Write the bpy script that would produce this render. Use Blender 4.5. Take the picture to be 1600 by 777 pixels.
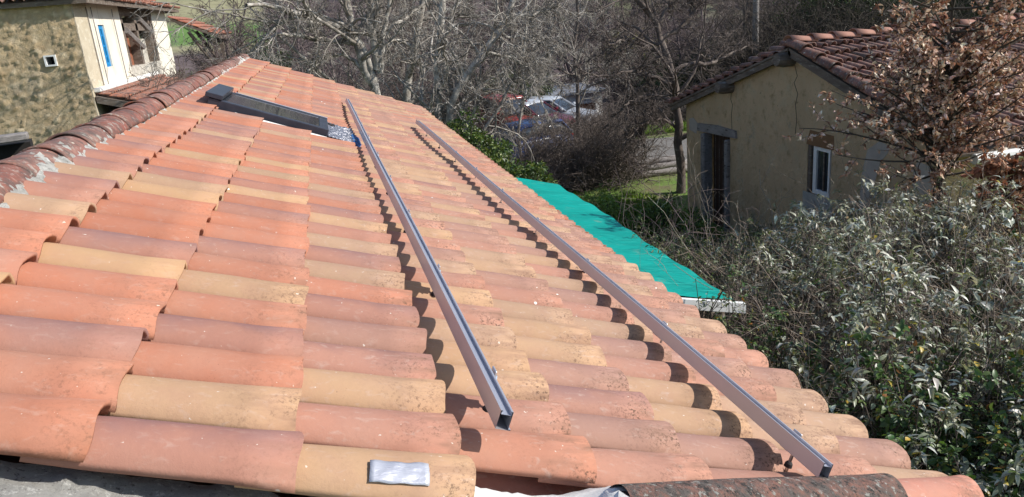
import bpy, math, random
import numpy as np
from mathutils import Vector
rad = math.radians
for o in list(bpy.data.objects): bpy.data.objects.remove(o)
SC = bpy.context.scene
COL = SC.collection

# ------------------------------------------------------------------ camera, sky, sun
CAMZ = 5.0
FPX = 1200.0
_V = np.array([330, 3860, FPX]); _A = np.array([492-800, 45-388.5, FPX])
_d = _V/np.linalg.norm(_V); _a = _A-_d*(_A@_d); _a /= np.linalg.norm(_a); _s = np.cross(_d, _a)
RW = np.array([_s, _a, -_d])            # camera (x right, y down, z forward) -> world
cam = bpy.data.cameras.new('camera'); camo = bpy.data.objects.new('camera', cam); COL.objects.link(camo)
from mathutils import Matrix
m3 = Matrix([[RW[i][0], -RW[i][1], -RW[i][2]] for i in range(3)])
camo.matrix_world = Matrix.Translation((0, 0, CAMZ)) @ m3.to_4x4()
cam.lens = 27.0; cam.sensor_width = 36; cam.clip_start = .05; cam.clip_end = 4000
SC.camera = camo
SUN = Vector((.775, -.26, .575)).normalized()     # direction towards the sun
w = bpy.data.worlds.new('World'); SC.world = w; w.use_nodes = True
nt = w.node_tree; bg = nt.nodes['Background']
sky = nt.nodes.new('ShaderNodeTexSky'); sky.sky_type = 'NISHITA'; sky.sun_disc = False
sky.sun_elevation = math.asin(SUN.z); sky.sun_rotation = math.atan2(SUN.x, SUN.y)
sky.dust_density = .6; sky.ozone_density = 1.5
nt.links.new(sky.outputs[0], bg.inputs[0]); bg.inputs[1].default_value = .13
sl = bpy.data.lights.new('sun', 'SUN'); sl.energy = 4.75; sl.angle = rad(.5); sl.color = (1, .95, .87)
so = bpy.data.objects.new('sun', sl); COL.objects.link(so)
so.rotation_euler = SUN.to_track_quat('Z', 'Y').to_euler(); so.location = (20, -20, 40)
SC.view_settings.view_transform = 'Standard'; SC.view_settings.look = 'None'
SC.view_settings.exposure = .20; SC.view_settings.gamma = 1
SC.render.engine = 'CYCLES'
SC.cycles.max_bounces = 6; SC.cycles.transparent_max_bounces = 6

def ray(x, y): return RW @ np.array([x-800., y-388.5, FPX])
def atY(x, y, Y): d = ray(x, y); return d*Y/d[1]+np.array([0, 0, CAMZ])
def atX(x, y, X): d = ray(x, y); return d*X/d[0]+np.array([0, 0, CAMZ])
def atZ(x, y, z): d = ray(x, y); return d*(z-CAMZ)/d[2]+np.array([0, 0, CAMZ])

# ------------------------------------------------------------------ materials
def setv(n, k, v):
    if k in n.inputs: n.inputs[k].default_value = v
def c4(c): return (c[0], c[1], c[2], 1)
class Mt:
    def __init__(s, name, rough=.85, metal=0., spec=.3, coord='Object'):
        s.m = bpy.data.materials.new(name); s.m.use_nodes = True; s.t = s.m.node_tree; s.b = s.t.nodes['Principled BSDF']
        s.tc = s.t.nodes.new('ShaderNodeTexCoord'); s.co = s.tc.outputs[coord]
        s.b.inputs['Roughness'].default_value = rough; s.b.inputs['Metallic'].default_value = metal
        setv(s.b, 'Specular IOR Level', spec); s.c = None; s.h = None
    def N(s, typ, **k):
        n = s.t.nodes.new(typ)
        for a, b in k.items(): setattr(n, a, b)
        return n
    def L(s, a, b): s.t.links.new(a, b)
    def mapped(s, scale):
        if not isinstance(scale, (tuple, list)): return s.co
        mp = s.N('ShaderNodeMapping'); mp.inputs['Scale'].default_value = scale; s.L(s.co, mp.inputs[0]); return mp.outputs[0]
    def noise(s, scale, detail=5, rough=.6, dist=0.):
        n = s.N('ShaderNodeTexNoise'); n.inputs['Detail'].default_value = detail; n.inputs['Roughness'].default_value = rough
        n.inputs['Distortion'].default_value = dist
        if isinstance(scale, (tuple, list)): n.inputs['Scale'].default_value = 1
        else: n.inputs['Scale'].default_value = scale
        s.L(s.mapped(scale), n.inputs['Vector']); return n.outputs['Fac']
    def voro(s, scale, feature='F1', out='Distance', rnd=1.):
        n = s.N('ShaderNodeTexVoronoi', feature=feature); n.inputs['Scale'].default_value = 1 if isinstance(scale, (tuple, list)) else scale
        n.inputs['Randomness'].default_value = rnd
        s.L(s.mapped(scale), n.inputs['Vector']); return n.outputs[out]
    def ramp(s, fac, a, b, ca=(0, 0, 0), cb=(1, 1, 1)):
        if a > b: a, b, ca, cb = b, a, cb, ca
        r = s.N('ShaderNodeValToRGB'); e = r.color_ramp.elements
        e[0].position = a; e[0].color = c4(ca); e[1].position = b; e[1].color = c4(cb); s.L(fac, r.inputs[0]); return r.outputs[0]
    def math(s, op, a, b):
        n = s.N('ShaderNodeMath', operation=op)
        for i, v in enumerate((a, b)):
            if isinstance(v, (int, float)): n.inputs[i].default_value = v
            else: s.L(v, n.inputs[i])
        return n.outputs[0]
    def mix(s, fac, a, b, mode='MIX'):
        n = s.N('ShaderNodeMix', data_type='RGBA', blend_type=mode)
        if isinstance(fac, (int, float)): n.inputs[0].default_value = fac
        else: s.L(fac, n.inputs[0])
        for i, v in ((6, a), (7, b)):
            if isinstance(v, (tuple, list)): n.inputs[i].default_value = c4(v)
            else: s.L(v, n.inputs[i])
        return n.outputs[2]
    def over(s, fac, col, mode='MIX'): s.c = s.mix(fac, s.c, col, mode); return s
    def attr(s, name, out='Color'):
        n = s.N('ShaderNodeAttribute', attribute_name=name); return n.outputs[out]
    def base(s, a, b=None, scale=3, lo=.35, hi=.65, **k):
        if b is None: s.c = a
        else: s.c = s.mix(s.ramp(s.noise(scale, **k), lo, hi), a, b)
        return s
    def spots(s, col, scale, lo, hi, **k): return s.over(s.ramp(s.noise(scale, **k), lo, hi), col)
    def vary(s, amt, scale=4):          # brightness variation of the stuff itself
        f = s.ramp(s.noise(scale), .3, .7, (1-amt,)*3, (1+amt,)*3); s.c = s.mix(1., s.c, f, 'MULTIPLY'); return s
    def bump(s, h, strength=.5, dist=.01):
        n = s.N('ShaderNodeBump'); n.inputs['Strength'].default_value = strength; n.inputs['Distance'].default_value = dist
        s.L(h, n.inputs['Height'])
        if s.h is not None: s.L(s.h, n.inputs['Normal'])
        s.h = n.outputs[0]; return s
    def done(s):
        if isinstance(s.c, (tuple, list)): s.b.inputs['Base Color'].default_value = c4(s.c)
        else: s.L(s.c, s.b.inputs['Base Color'])
        if s.h is not None: s.L(s.h, s.b.inputs['Normal'])
        return s.m

def plain(name, col, rough=.6, metal=0., var=.12, scale=6, spec=.4, bump=0):
    m = Mt(name, rough, metal, spec); m.base(col)
    m.c = m.mix(1., col, m.ramp(m.noise(scale), .3, .7, (1-var,)*3, (1+var,)*3), 'MULTIPLY')
    if bump: m.bump(m.noise(scale*6), bump, .005)
    return m.done()

def tile_material(name, weather=.5, lichen=0., pale=0.):
    m = Mt(name, .82, spec=.25)
    m.c = m.attr('tint')
    age = m.attr('age', 'Fac')
    uv = m.N('ShaderNodeUVMap', uv_map='UVMap'); sx = m.N('ShaderNodeSeparateXYZ'); m.L(uv.outputs[0], sx.inputs[0])
    # purple bloom of the hard fired side of a tile
    fl = m.ramp(m.math('ADD', sx.outputs[1], m.math('MULTIPLY', m.math('SUBTRACT', m.noise(5, detail=3), .5), 1.3)), .22, .68)
    m.over(m.math('MULTIPLY', fl, m.math('MULTIPLY', m.attr('flash', 'Fac'), .92)), (.225, .118, .12))
    # slow cloudy change of the clay
    m.over(m.math('MULTIPLY', m.ramp(m.noise(9, detail=3), .4, .75), .30), (.36, .19, .15))
    m.over(m.math('MULTIPLY', m.ramp(m.noise(5, detail=4), .45, .8), .30), (.50, .32, .235))
    # chalky bloom and streaks
    m.over(m.math('MULTIPLY', m.ramp(m.noise((26, 60, 26), detail=6, dist=.6), .56, .78), m.math('ADD', .20, m.math('MULTIPLY', age, .45))), (.53, .40, .34))
    # dark speckle, thicker on the low part and at the end of each tile
    edge = m.ramp(sx.outputs[0], .60, .98); side = m.ramp(sx.outputs[1], .75, .25)
    f = m.ramp(m.noise(95, detail=6, rough=.75), .50, .62)
    f = m.math('MULTIPLY', f, m.ramp(m.noise(13, detail=4), .40, .56))
    f = m.math('MULTIPLY', f, m.math('ADD', .10, m.math('MULTIPLY', edge, side)))
    m.over(m.math('MULTIPLY', f, m.math('MULTIPLY', age, weather*2)), (.09, .055, .038))
    f2 = m.ramp(m.noise(170, detail=3, rough=.7), .64, .70); f2 = m.math('MULTIPLY', f2, m.ramp(m.noise(11), .55, .66))
    m.over(m.math('MULTIPLY', f2, .7), (.07, .045, .035))
    # brown soiled bands of the older tiles
    m.over(m.math('MULTIPLY', m.math('MULTIPLY', m.ramp(m.noise((7, 30, 7), detail=5), .46, .66), edge), m.math('MULTIPLY', age, .85)), (.20, .115, .08))
    # white bird and lime spots
    m.over(m.math('MULTIPLY', m.ramp(m.voro(7.5), .06, .04), m.ramp(m.noise(3.1), .55, .57)), (.78, .77, .72))
    m.over(m.math('MULTIPLY', m.ramp(m.noise(55, detail=2), .73, .76), .7), (.72, .66, .58))
    if lichen:
        m.over(m.math('MULTIPLY', m.ramp(m.noise(14, detail=7, rough=.75), .44, .6), lichen), (.085, .075, .07))
        m.over(m.math('MULTIPLY', m.ramp(m.noise(22, detail=6, rough=.7, dist=.5), .56, .66), lichen), (.38, .37, .33))
        m.over(m.ramp(m.noise(9, detail=4, rough=.6), .69, .72), (.66, .63, .52))
    if pale: m.over(pale, (.62, .40, .32))
    m.bump(m.noise(40, detail=6), .22, .006).bump(m.noise(260, detail=3), .25, .0015)
    return m.done()

M = {}
M['tile'] = tile_material('terracotta', .62)
M['old_tile'] = tile_material('old_terracotta', .8, lichen=.75)
M['ridge_tile'] = tile_material('ridge_terracotta', .9, lichen=.8)
m = Mt('mossy_tile', .95); m.base((.34, .17, .13), (.26, .13, .10), 8); m.spots((.14, .12, .11), 17, .40, .56, detail=8, rough=.8)
m.spots((.05, .047, .045), 38, .52, .6, detail=6, rough=.8); m.spots((.36, .35, .32), 48, .57, .64, detail=5, rough=.7); m.spots((.50, .50, .22), 10, .64, .67, detail=4, rough=.7)
m.spots((.62, .60, .42), 14, .68, .70, detail=5); m.bump(m.noise(30, detail=8, rough=.75), 1, .02); M['mossy'] = m.done()
m = Mt('mortar', .95); m.base((.62, .61, .57), (.40, .39, .36), 14); m.spots((.2, .19, .18), 34, .53, .63, detail=7, rough=.85)
m.spots((.70, .69, .66), 22, .56, .66); m.bump(m.noise(45, detail=8, rough=.8), 1, .018); M['mortar'] = m.done()
m = Mt('verge_cement', .95); m.base((.44, .43, .40), (.33, .32, .30), 5); m.spots((.62, .61, .57), 60, .55, .63, detail=6, rough=.8); m.spots((.16, .15, .14), 75, .57, .64, detail=5, rough=.8)
m.bump(m.noise(70, detail=7, rough=.8), 1, .01); M['cement'] = m.done()
M['white_mortar'] = plain('white_render', (.78, .77, .74), .85, var=.06, scale=12, bump=.3)
m = Mt('aluminium', .42, .72); m.base((.66, .64, .68), (.60, .59, .64), (4, 3, 4)); M['alu'] = m.done()
M['steel'] = plain('bright_steel', (.75, .75, .74), .28, 1., scale=60)
M['rubber'] = plain('black_rubber', (.03, .025, .025), .7)
m = Mt('grey_cladding', .34, .35); m.base((.045, .05, .068), (.065, .07, .092), 9); m.spots((.35, .35, .36), 60, .70, .76, detail=4); M['cladding'] = m.done()
m = Mt('lead_flashing', .42, .8); m.base((.50, .50, .53), (.32, .32, .36), 26); m.bump(m.noise(22, detail=3, dist=1.), .9, .03); M['lead'] = m.done()
M['blue_film'] = plain('blue_film', (.03, .12, .32), .4, var=.3, scale=30)
m = Mt('glass', .06, spec=.8); m.base((.03, .035, .045)); M['glass'] = m.done()
m = Mt('tape', .42, .35); m.base((.56, .57, .63), (.46, .47, .54), 25); m.bump(m.noise((14, 40, 14), detail=3, dist=1.2), .7, .004); M['tape'] = m.done()
m = Mt('stone_wall', .95)
m.c = m.attr('tint')
wv = m.N('ShaderNodeVectorMath', operation='ADD'); nn_ = m.N('ShaderNodeTexNoise'); nn_.inputs['Scale'].default_value = 3.5; m.L(m.co, nn_.inputs[0]); m.L(m.co, wv.inputs[0]); sc_ = m.N('ShaderNodeVectorMath', operation='SCALE'); sc_.inputs[3].default_value = .22; m.L(nn_.outputs['Color'], sc_.inputs[0]); m.L(sc_.outputs[0], wv.inputs[1]); m.co = wv.outputs[0]
m.over(m.ramp(m.noise(1.1, detail=5), .60, .76), (.46, .39, .29))
m.over(m.ramp(m.noise(15, detail=5, rough=.7), .62, .72), (.30, .21, .12))
m.bump(m.noise(22, detail=8, rough=.75), 1., .03); M['stone'] = m.done()
m = Mt('cream_render', .92); m.base((.60, .53, .40), (.50, .43, .31), 2.5); m.spots((.70, .66, .55), 10, .55, .7); m.bump(m.noise(14, detail=7, rough=.7), .8, .03); M['cream'] = m.done()
m = Mt('white_render_wall', .9); m.base((.80, .76, .66), (.72, .67, .56), 1.6); m.spots((.50, .46, .38), (4, 4, .6), .62, .74, detail=6); m.bump(m.noise(18, detail=6), .5, .02); M['whitewash'] = m.done()
m = Mt('rubble_infill', .95); m.base((.62, .59, .52), (.42, .38, .32), 5); m.spots((.2, .17, .14), 11, .56, .64, detail=6, rough=.7); m.bump(m.noise(12, detail=7), 1, .06); M['rubble'] = m.done()
m = Mt('barn_render', .94); m.base((.82, .60, .37), (.68, .485, .285), .8, detail=8, rough=.65); m.spots((.72, .57, .37), 2.6, .50, .68, detail=8, rough=.72); m.spots((.24, .17, .10), 15, .61, .68, detail=7, rough=.8)
m.spots((.46, .30, .15), 4, .53, .7, detail=8, rough=.75); m.spots((.34, .29, .22), 1.3, .60, .70, detail=7, rough=.7)
m.bump(m.noise(6, detail=9, rough=.75), 1., .11).bump(m.noise(38, detail=5), .8, .012); M['barn'] = m.done()
M['patch'] = plain('fresh_plaster_patch', (.42, .37, .32), .95, var=.15, scale=5, bump=.4)
M['brown_patch'] = plain('brown_plaster', (.23, .125, .06), .95, var=.15, scale=6, bump=.5)
m = Mt('timber', .9); m.base((.19, .15, .12), (.11, .085, .068), (3, 3, 14)); m.spots((.30, .27, .24), (6, 6, 30), .56, .68, detail=5); m.bump(m.noise((20, 20, 90)), .6, .01); M['timber'] = m.done()
m = Mt('grey_timber', .9); m.base((.30, .275, .26), (.20, .18, .17), (9, 3, 9)); m.spots((.08, .07, .06), (6, 6, 30), .58, .66, detail=6); m.bump(m.noise((20, 20, 60)), .8, .012); M['grey_timber'] = m.done()
M['door'] = plain('dark_door', (.045, .022, .014), .7, var=.3, scale=4)
M['dark'] = plain('crack_and_shade_black', (.018, .016, .015), .95)  # near black for wall cracks and the painted shade of the opening
M['blue_paint'] = plain('blue_paint', (.02, .25, .55), .5, var=.1)
M['white_paint'] = plain('white_paint', (.78, .78, .77), .5, var=.05)
M['brick'] = plain('brick_infill', (.26, .10, .055), .9, var=.35, scale=14, bump=.6)
m = Mt('zinc', .5, .3); m.base((.62, .62, .60), (.74, .73, .70), 3); m.spots((.35, .33, .30), 9, .62, .72, detail=6); M['gutter'] = m.done()
m = Mt('tarpaulin', .6, spec=.2); m.base((.0, .32, .27), (.0, .26, .22), 2.2); m.spots((.03, .52, .45), (2, 25, 5), .60, .75, detail=4); m.spots((.10, .30, .24), 5, .62, .72, detail=6)
m.bump(m.noise((1.3, 9, 3), detail=4, dist=.9), .8, .045).bump(m.noise((3, 34, 5), detail=3, dist=.4), .35, .012); M['tarp'] = m.done()
def bark(name, a, b, lich, hi=.56):
    m = Mt(name, .95); m.base(a, b, 3.5, detail=6); m.spots(lich, 5, hi, hi+.12, detail=7, rough=.75); m.bump(m.noise((9, 9, 3), detail=6), .8, .03); return m.done()
M['bark'] = bark('pale_bark', (.30, .27, .235), (.19, .168, .145), (.54, .51, .46), .47)
M['bark_dark'] = bark('dark_bark', (.085, .07, .058), (.055, .045, .037), (.16, .14, .11))
M['bark_brown'] = bark('brown_bark', (.165, .135, .118), (.11, .086, .075), (.30, .265, .235))
M['bark_purple'] = bark('purple_bark', (.17, .132, .13), (.12, .092, .092), (.27, .225, .215))
M['canes'] = bark('dry_canes', (.36, .285, .225), (.24, .18, .14), (.52, .46, .39), .52)
def leafmat(name, rough=.5, trans=.25, spec=.4, tm=(1.5, 1.5, .8)):
    m = Mt(name, rough, spec=spec); m.c = m.attr('tint')
    m.c = m.mix(1., m.c, m.ramp(m.noise(60), .3, .7, (.75,)*3, (1.25,)*3), 'MULTIPLY'); mm = m.done()
    tr = m.N('ShaderNodeBsdfTranslucent'); m.L(m.mix(1., m.attr('tint'), tm, 'MULTIPLY'), tr.inputs[0]); mx = m.N('ShaderNodeMixShader'); mx.inputs[0].default_value = trans
    out = [n for n in m.t.nodes if n.type == 'OUTPUT_MATERIAL'][0]
    m.L(m.b.outputs[0], mx.inputs[1]); m.L(tr.outputs[0], mx.inputs[2]); m.L(mx.outputs[0], out.inputs[0]); return mm
M['leaf'] = leafmat('leaf', .42, .22, .5)
M['leaf_matt'] = leafmat('felted_leaf', .75, .12, .2)
M['leaf_felt'] = leafmat('grey_leaf', .42, .15, .5)
M['leaf_dry'] = leafmat('dry_leaf', .5, .2, .4, (1.1, .95, .85))
def paint(name, col): return plain(name, col, .22, 0, var=.03, spec=.6)
M['red_paint'] = paint('red_car_paint', (.28, .04, .03)); M['maroon_paint'] = paint('maroon_car_paint', (.13, .02, .03))
M['white_car'] = paint('white_car_paint', (.42, .44, .48)); M['blue_car'] = paint('blue_car_paint', (.02, .045, .15))
M['lamp_red'] = paint('lamp_lens_red', (.4, .01, .01)); M['lamp_clear'] = paint('lamp_lens', (.7, .7, .68))
# ground
m = Mt('ground_soil', .97)
sp = m.N('ShaderNodeSeparateXYZ'); m.L(m.co, sp.inputs[0])
m.c = m.mix(m.ramp(m.noise(.9, detail=8, rough=.7), .42, .6), (.15, .26, .045), (.16, .14, .07))
m.over(m.ramp(m.noise(6, detail=6, rough=.7), .5, .65), (.14, .18, .05))
wood = m.mix(m.ramp(m.noise((.15, .15, .6), detail=9, rough=.8), .40, .62), (.085, .062, .062), (.17, .13, .125))
m.over(m.ramp(m.math('DIVIDE', sp.outputs[1], 100), .26, .34), wood)
m.over(m.math('MULTIPLY', m.ramp(m.noise(.03, detail=3), .52, .58), m.ramp(m.math('DIVIDE', sp.outputs[1], 400), .2, .3)), (.13, .135, .07))
fld = m.mix(m.ramp(m.noise((.012, .05, .05), detail=4), .46, .54), (.33, .31, .18), (.25, .27, .14))
fld = m.mix(m.ramp(m.noise(.7, detail=7, rough=.7), .45, .7), fld, (.22, .20, .11))
fw = m.math('DIVIDE', m.math('ADD', sp.outputs[0], m.math('MULTIPLY', sp.outputs[1], .06)), 10)     # left side is open fields
infield = m.math('MULTIPLY', m.ramp(fw, .1, -.1), m.ramp(m.math('DIVIDE', sp.outputs[1], 400), .27, .28))
m.over(infield, fld)
grn = m.math('MULTIPLY', m.ramp(m.math('DIVIDE', sp.outputs[1], 400), .285, .29), m.ramp(m.math('DIVIDE', sp.outputs[1], 400), .325, .318))
m.over(m.math('MULTIPLY', grn, infield), (.13, .23, .06))
m.bump(m.noise(3, detail=8), .6, .08); M['ground'] = m.done()
m = Mt('gravel_road', .95); m.base((.20, .185, .17), (.15, .14, .13), 2); m.spots((.30, .29, .27), 30, .55, .65, detail=5); m.bump(m.noise(50), .6, .01); M['gravel'] = m.done()

# ------------------------------------------------------------------ mesh helpers
LOC = {}
def wloc(p): return LOC.get(p.name, np.zeros(3)) if p is not None else np.zeros(3)
def tag(o, label=None, cat=None, group=None, kind=None):
    for k, v in (('label', label), ('category', cat), ('group', group), ('kind', kind)):
        if v: o[k] = v
    return o
def thing(name, label, cat, loc=(0, 0, 0), group=None, rz=0):
    o = bpy.data.objects.new(name, None); COL.objects.link(o); o.location = tuple(loc); o.rotation_euler.z = rz
    o.empty_display_size = .2; LOC[o.name] = np.array(loc, float); return tag(o, label, cat, group)
def npmesh(name, V, F, mat, parent=None, smooth=False, attrs=None, uv=None, local=False):
    """V (n,3); F list of arrays (each (k,3) or (k,4)); attrs dict name->(n,4) or (n,)"""
    V = np.asarray(V, np.float32)
    if parent is not None and not local: V = V-wloc(parent).astype(np.float32)
    me = bpy.data.meshes.new(name)
    if not isinstance(F, (list, tuple)): F = [F]
    F = [np.asarray(f, np.int32) for f in F if len(f)]
    idx = np.concatenate([f.ravel() for f in F]); tot = np.concatenate([np.full(len(f), f.shape[1], np.int32) for f in F])
    st = np.concatenate([[0], np.cumsum(tot)[:-1]]).astype(np.int32)
    me.vertices.add(len(V)); me.vertices.foreach_set('co', V.ravel())
    me.loops.add(len(idx)); me.loops.foreach_set('vertex_index', idx)
    me.polygons.add(len(tot)); me.polygons.foreach_set('loop_start', st); me.polygons.foreach_set('loop_total', tot)
    if smooth: me.polygons.foreach_set('use_smooth', np.ones(len(tot), bool))
    for k, v in (attrs or {}).items():
        v = np.asarray(v, np.float32)
        if v.ndim == 2:
            if v.shape[1] == 3: v = np.hstack([v, np.ones((len(v), 1), np.float32)])
            a = me.attributes.new(k, 'FLOAT_COLOR', 'POINT'); a.data.foreach_set('color', v.ravel())
        else:
            a = me.attributes.new(k, 'FLOAT', 'POINT'); a.data.foreach_set('value', v)
    if uv is not None:
        u = me.uv_layers.new(name='UVMap'); u.data.foreach_set('uv', np.asarray(uv, np.float32)[idx].ravel())
    me.update(calc_edges=True); me.validate()
    if mat: me.materials.append(mat)
    o = bpy.data.objects.new(name, me); COL.objects.link(o)
    if parent is not None: o.parent = parent; LOC[o.name] = wloc(parent)
    else: LOC[o.name] = np.zeros(3)
    return o
class MB:
    def __init__(s): s.v = []; s.f = []
    def add(s, vs, fs):
        n = len(s.v); s.v += [tuple(map(float, v)) for v in vs]; s.f += [tuple(i+n for i in f) for f in fs]; return s
    def box(s, c, d, ax=None, bev=0):
        """c centre, d full sizes, ax 3x3 rows = axes"""
        ax = np.eye(3) if ax is None else np.array(ax, float); c = np.array(c, float); h = np.array(d, float)/2
        if not bev:
            vs = [c+ax[0]*h[0]*i+ax[1]*h[1]*j+ax[2]*h[2]*k for i in (-1, 1) for j in (-1, 1) for k in (-1, 1)]
            return s.add(vs, [(0, 1, 3, 2), (4, 6, 7, 5), (0, 4, 5, 1), (2, 3, 7, 6), (0, 2, 6, 4), (1, 5, 7, 3)])
        b = min(bev, min(h)*.9); vs = []
        oc = [(-h[0]+b, -h[1]), (h[0]-b, -h[1]), (h[0], -h[1]+b), (h[0], h[1]-b), (h[0]-b, h[1]), (-h[0]+b, h[1]), (-h[0], h[1]-b), (-h[0], -h[1]+b)]
        oi = [(x*(1-b/h[0]), y*(1-b/h[1])) for x, y in oc]
        for pts, z in ((oi, -h[2]), (oc, -h[2]+b), (oc, h[2]-b), (oi, h[2])):
            vs += [c+ax[0]*x+ax[1]*y+ax[2]*z for x, y in pts]
        fs = [tuple(range(7, -1, -1)), tuple(range(24, 32))]
        for L in range(3): fs += [(L*8+i, L*8+(i+1) % 8, L*8+8+(i+1) % 8, L*8+8+i) for i in range(8)]
        return s.add(vs, fs)
    def prism(s, poly, off):
        """poly list of 3D points, extruded by vector off"""
        n = len(poly); off = np.array(off, float); p = [np.array(q, float) for q in poly]
        return s.add(p+[q+off for q in p], [tuple(range(n-1, -1, -1)), tuple(range(n, 2*n))]+[(i, (i+1) % n, n+(i+1) % n, n+i) for i in range(n)])
    def tube(s, pts, r, sides=8, cap=True):
        pts = [np.array(p, float) for p in pts]; n = len(pts); r = r if isinstance(r, (list, tuple, np.ndarray)) else [r]*n; vs = []
        for i, p in enumerate(pts):
            t = pts[min(i+1, n-1)]-pts[max(i-1, 0)]; t /= np.linalg.norm(t)+1e-9
            u = np.cross(t, (0, 0, 1) if abs(t[2]) < .9 else (1, 0, 0)); u /= np.linalg.norm(u); q = np.cross(t, u)
            vs += [p+r[i]*(u*math.cos(a)+q*math.sin(a)) for a in [2*math.pi*k/sides for k in range(sides)]]
        fs = [(i*sides+k, i*sides+(k+1) % sides, (i+1)*sides+(k+1) % sides, (i+1)*sides+k) for i in range(n-1) for k in range(sides)]
        if cap: fs += [tuple(range(sides-1, -1, -1)), tuple(range((n-1)*sides, n*sides))]
        return s.add(vs, fs)
    def build(s, name, mat, parent=None, smooth=False, local=False):
        tri = [f for f in s.f if len(f) == 3]; qd = [f for f in s.f if len(f) == 4]; ng = [f for f in s.f if len(f) > 4]
        me = bpy.data.meshes.new(name); off = np.zeros(3) if (parent is None or local) else wloc(parent)
        me.from_pydata([tuple(np.array(v)-off) for v in s.v], [], s.f); me.update()
        if smooth: me.polygons.foreach_set('use_smooth', [True]*len(me.polygons))
        me.materials.append(mat); o = bpy.data.objects.new(name, me); COL.objects.link(o)
        if parent is not None: o.parent = parent; LOC[o.name] = wloc(parent)
        return o
def vnoise(x, y, seed=0):
    r = np.random.RandomState(seed); s = np.zeros(np.broadcast(x, y).shape)
    for k in range(6):
        a = r.uniform(0, 2*math.pi); fq = r.uniform(.6, 1.6)*(1.5**k)*.5; s = s+np.sin((x*math.cos(a)+y*math.sin(a))*fq+r.uniform(0, 6.3))/(1.25**k)
    return s/2.6

# ------------------------------------------------------------------ the setting: ground, hills, road
def hz(x, y):
    x = np.asarray(x, float); y = np.asarray(y, float)
    t = np.clip((y-48)/420, 0, 1); z = 80*t*t*(3-2*t)*(1+.12*np.sin(x/90+1))-2.3*np.clip((y-30)/14, 0, 1)**2*(3-2*np.clip((y-30)/14, 0, 1))
    r = np.clip((np.abs(x-40)-60)/400, 0, 1); z = z+24*r*r*np.clip((y+40)/160, 0, 1)
    return z+np.clip((y-48)/60, 0, 1)*1.2*vnoise(x/14, y/14, 3)
xs = np.concatenate([-np.geomspace(900, 6, 45), np.linspace(-5, 30, 15), 30+np.geomspace(3, 900, 45)])
ys = np.concatenate([-np.geomspace(300, 5, 14), np.linspace(-3, 48, 20), 48+np.geomspace(2, 1300, 70)])
GX, GY = np.meshgrid(xs, ys, indexing='ij'); nx, ny = GX.shape
V = np.stack([GX.ravel(), GY.ravel(), hz(GX, GY).ravel()], 1); I = np.arange(nx*ny).reshape(nx, ny)
g = npmesh('ground', V, np.stack([I[:-1, :-1], I[1:, :-1], I[1:, 1:], I[:-1, 1:]], -1).reshape(-1, 4), M['ground'], smooth=True); tag(g, kind='structure')
mb = MB(); rp = [(-8, 31.5), (3, 26.5), (8.6, 24.9), (13, 23.6), (26, 22)]
L_, R_ = [], []
for i, (x, y) in enumerate(rp): L_.append((x, y+2.6, .004)); R_.append((x+.3, y-3.4, .004))
for i in range(len(rp)-1): mb.add([L_[i], L_[i+1], R_[i+1], R_[i]], [(0, 3, 2, 1)])
tag(mb.build('gravel_road', M['gravel']), kind='structure')

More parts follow.
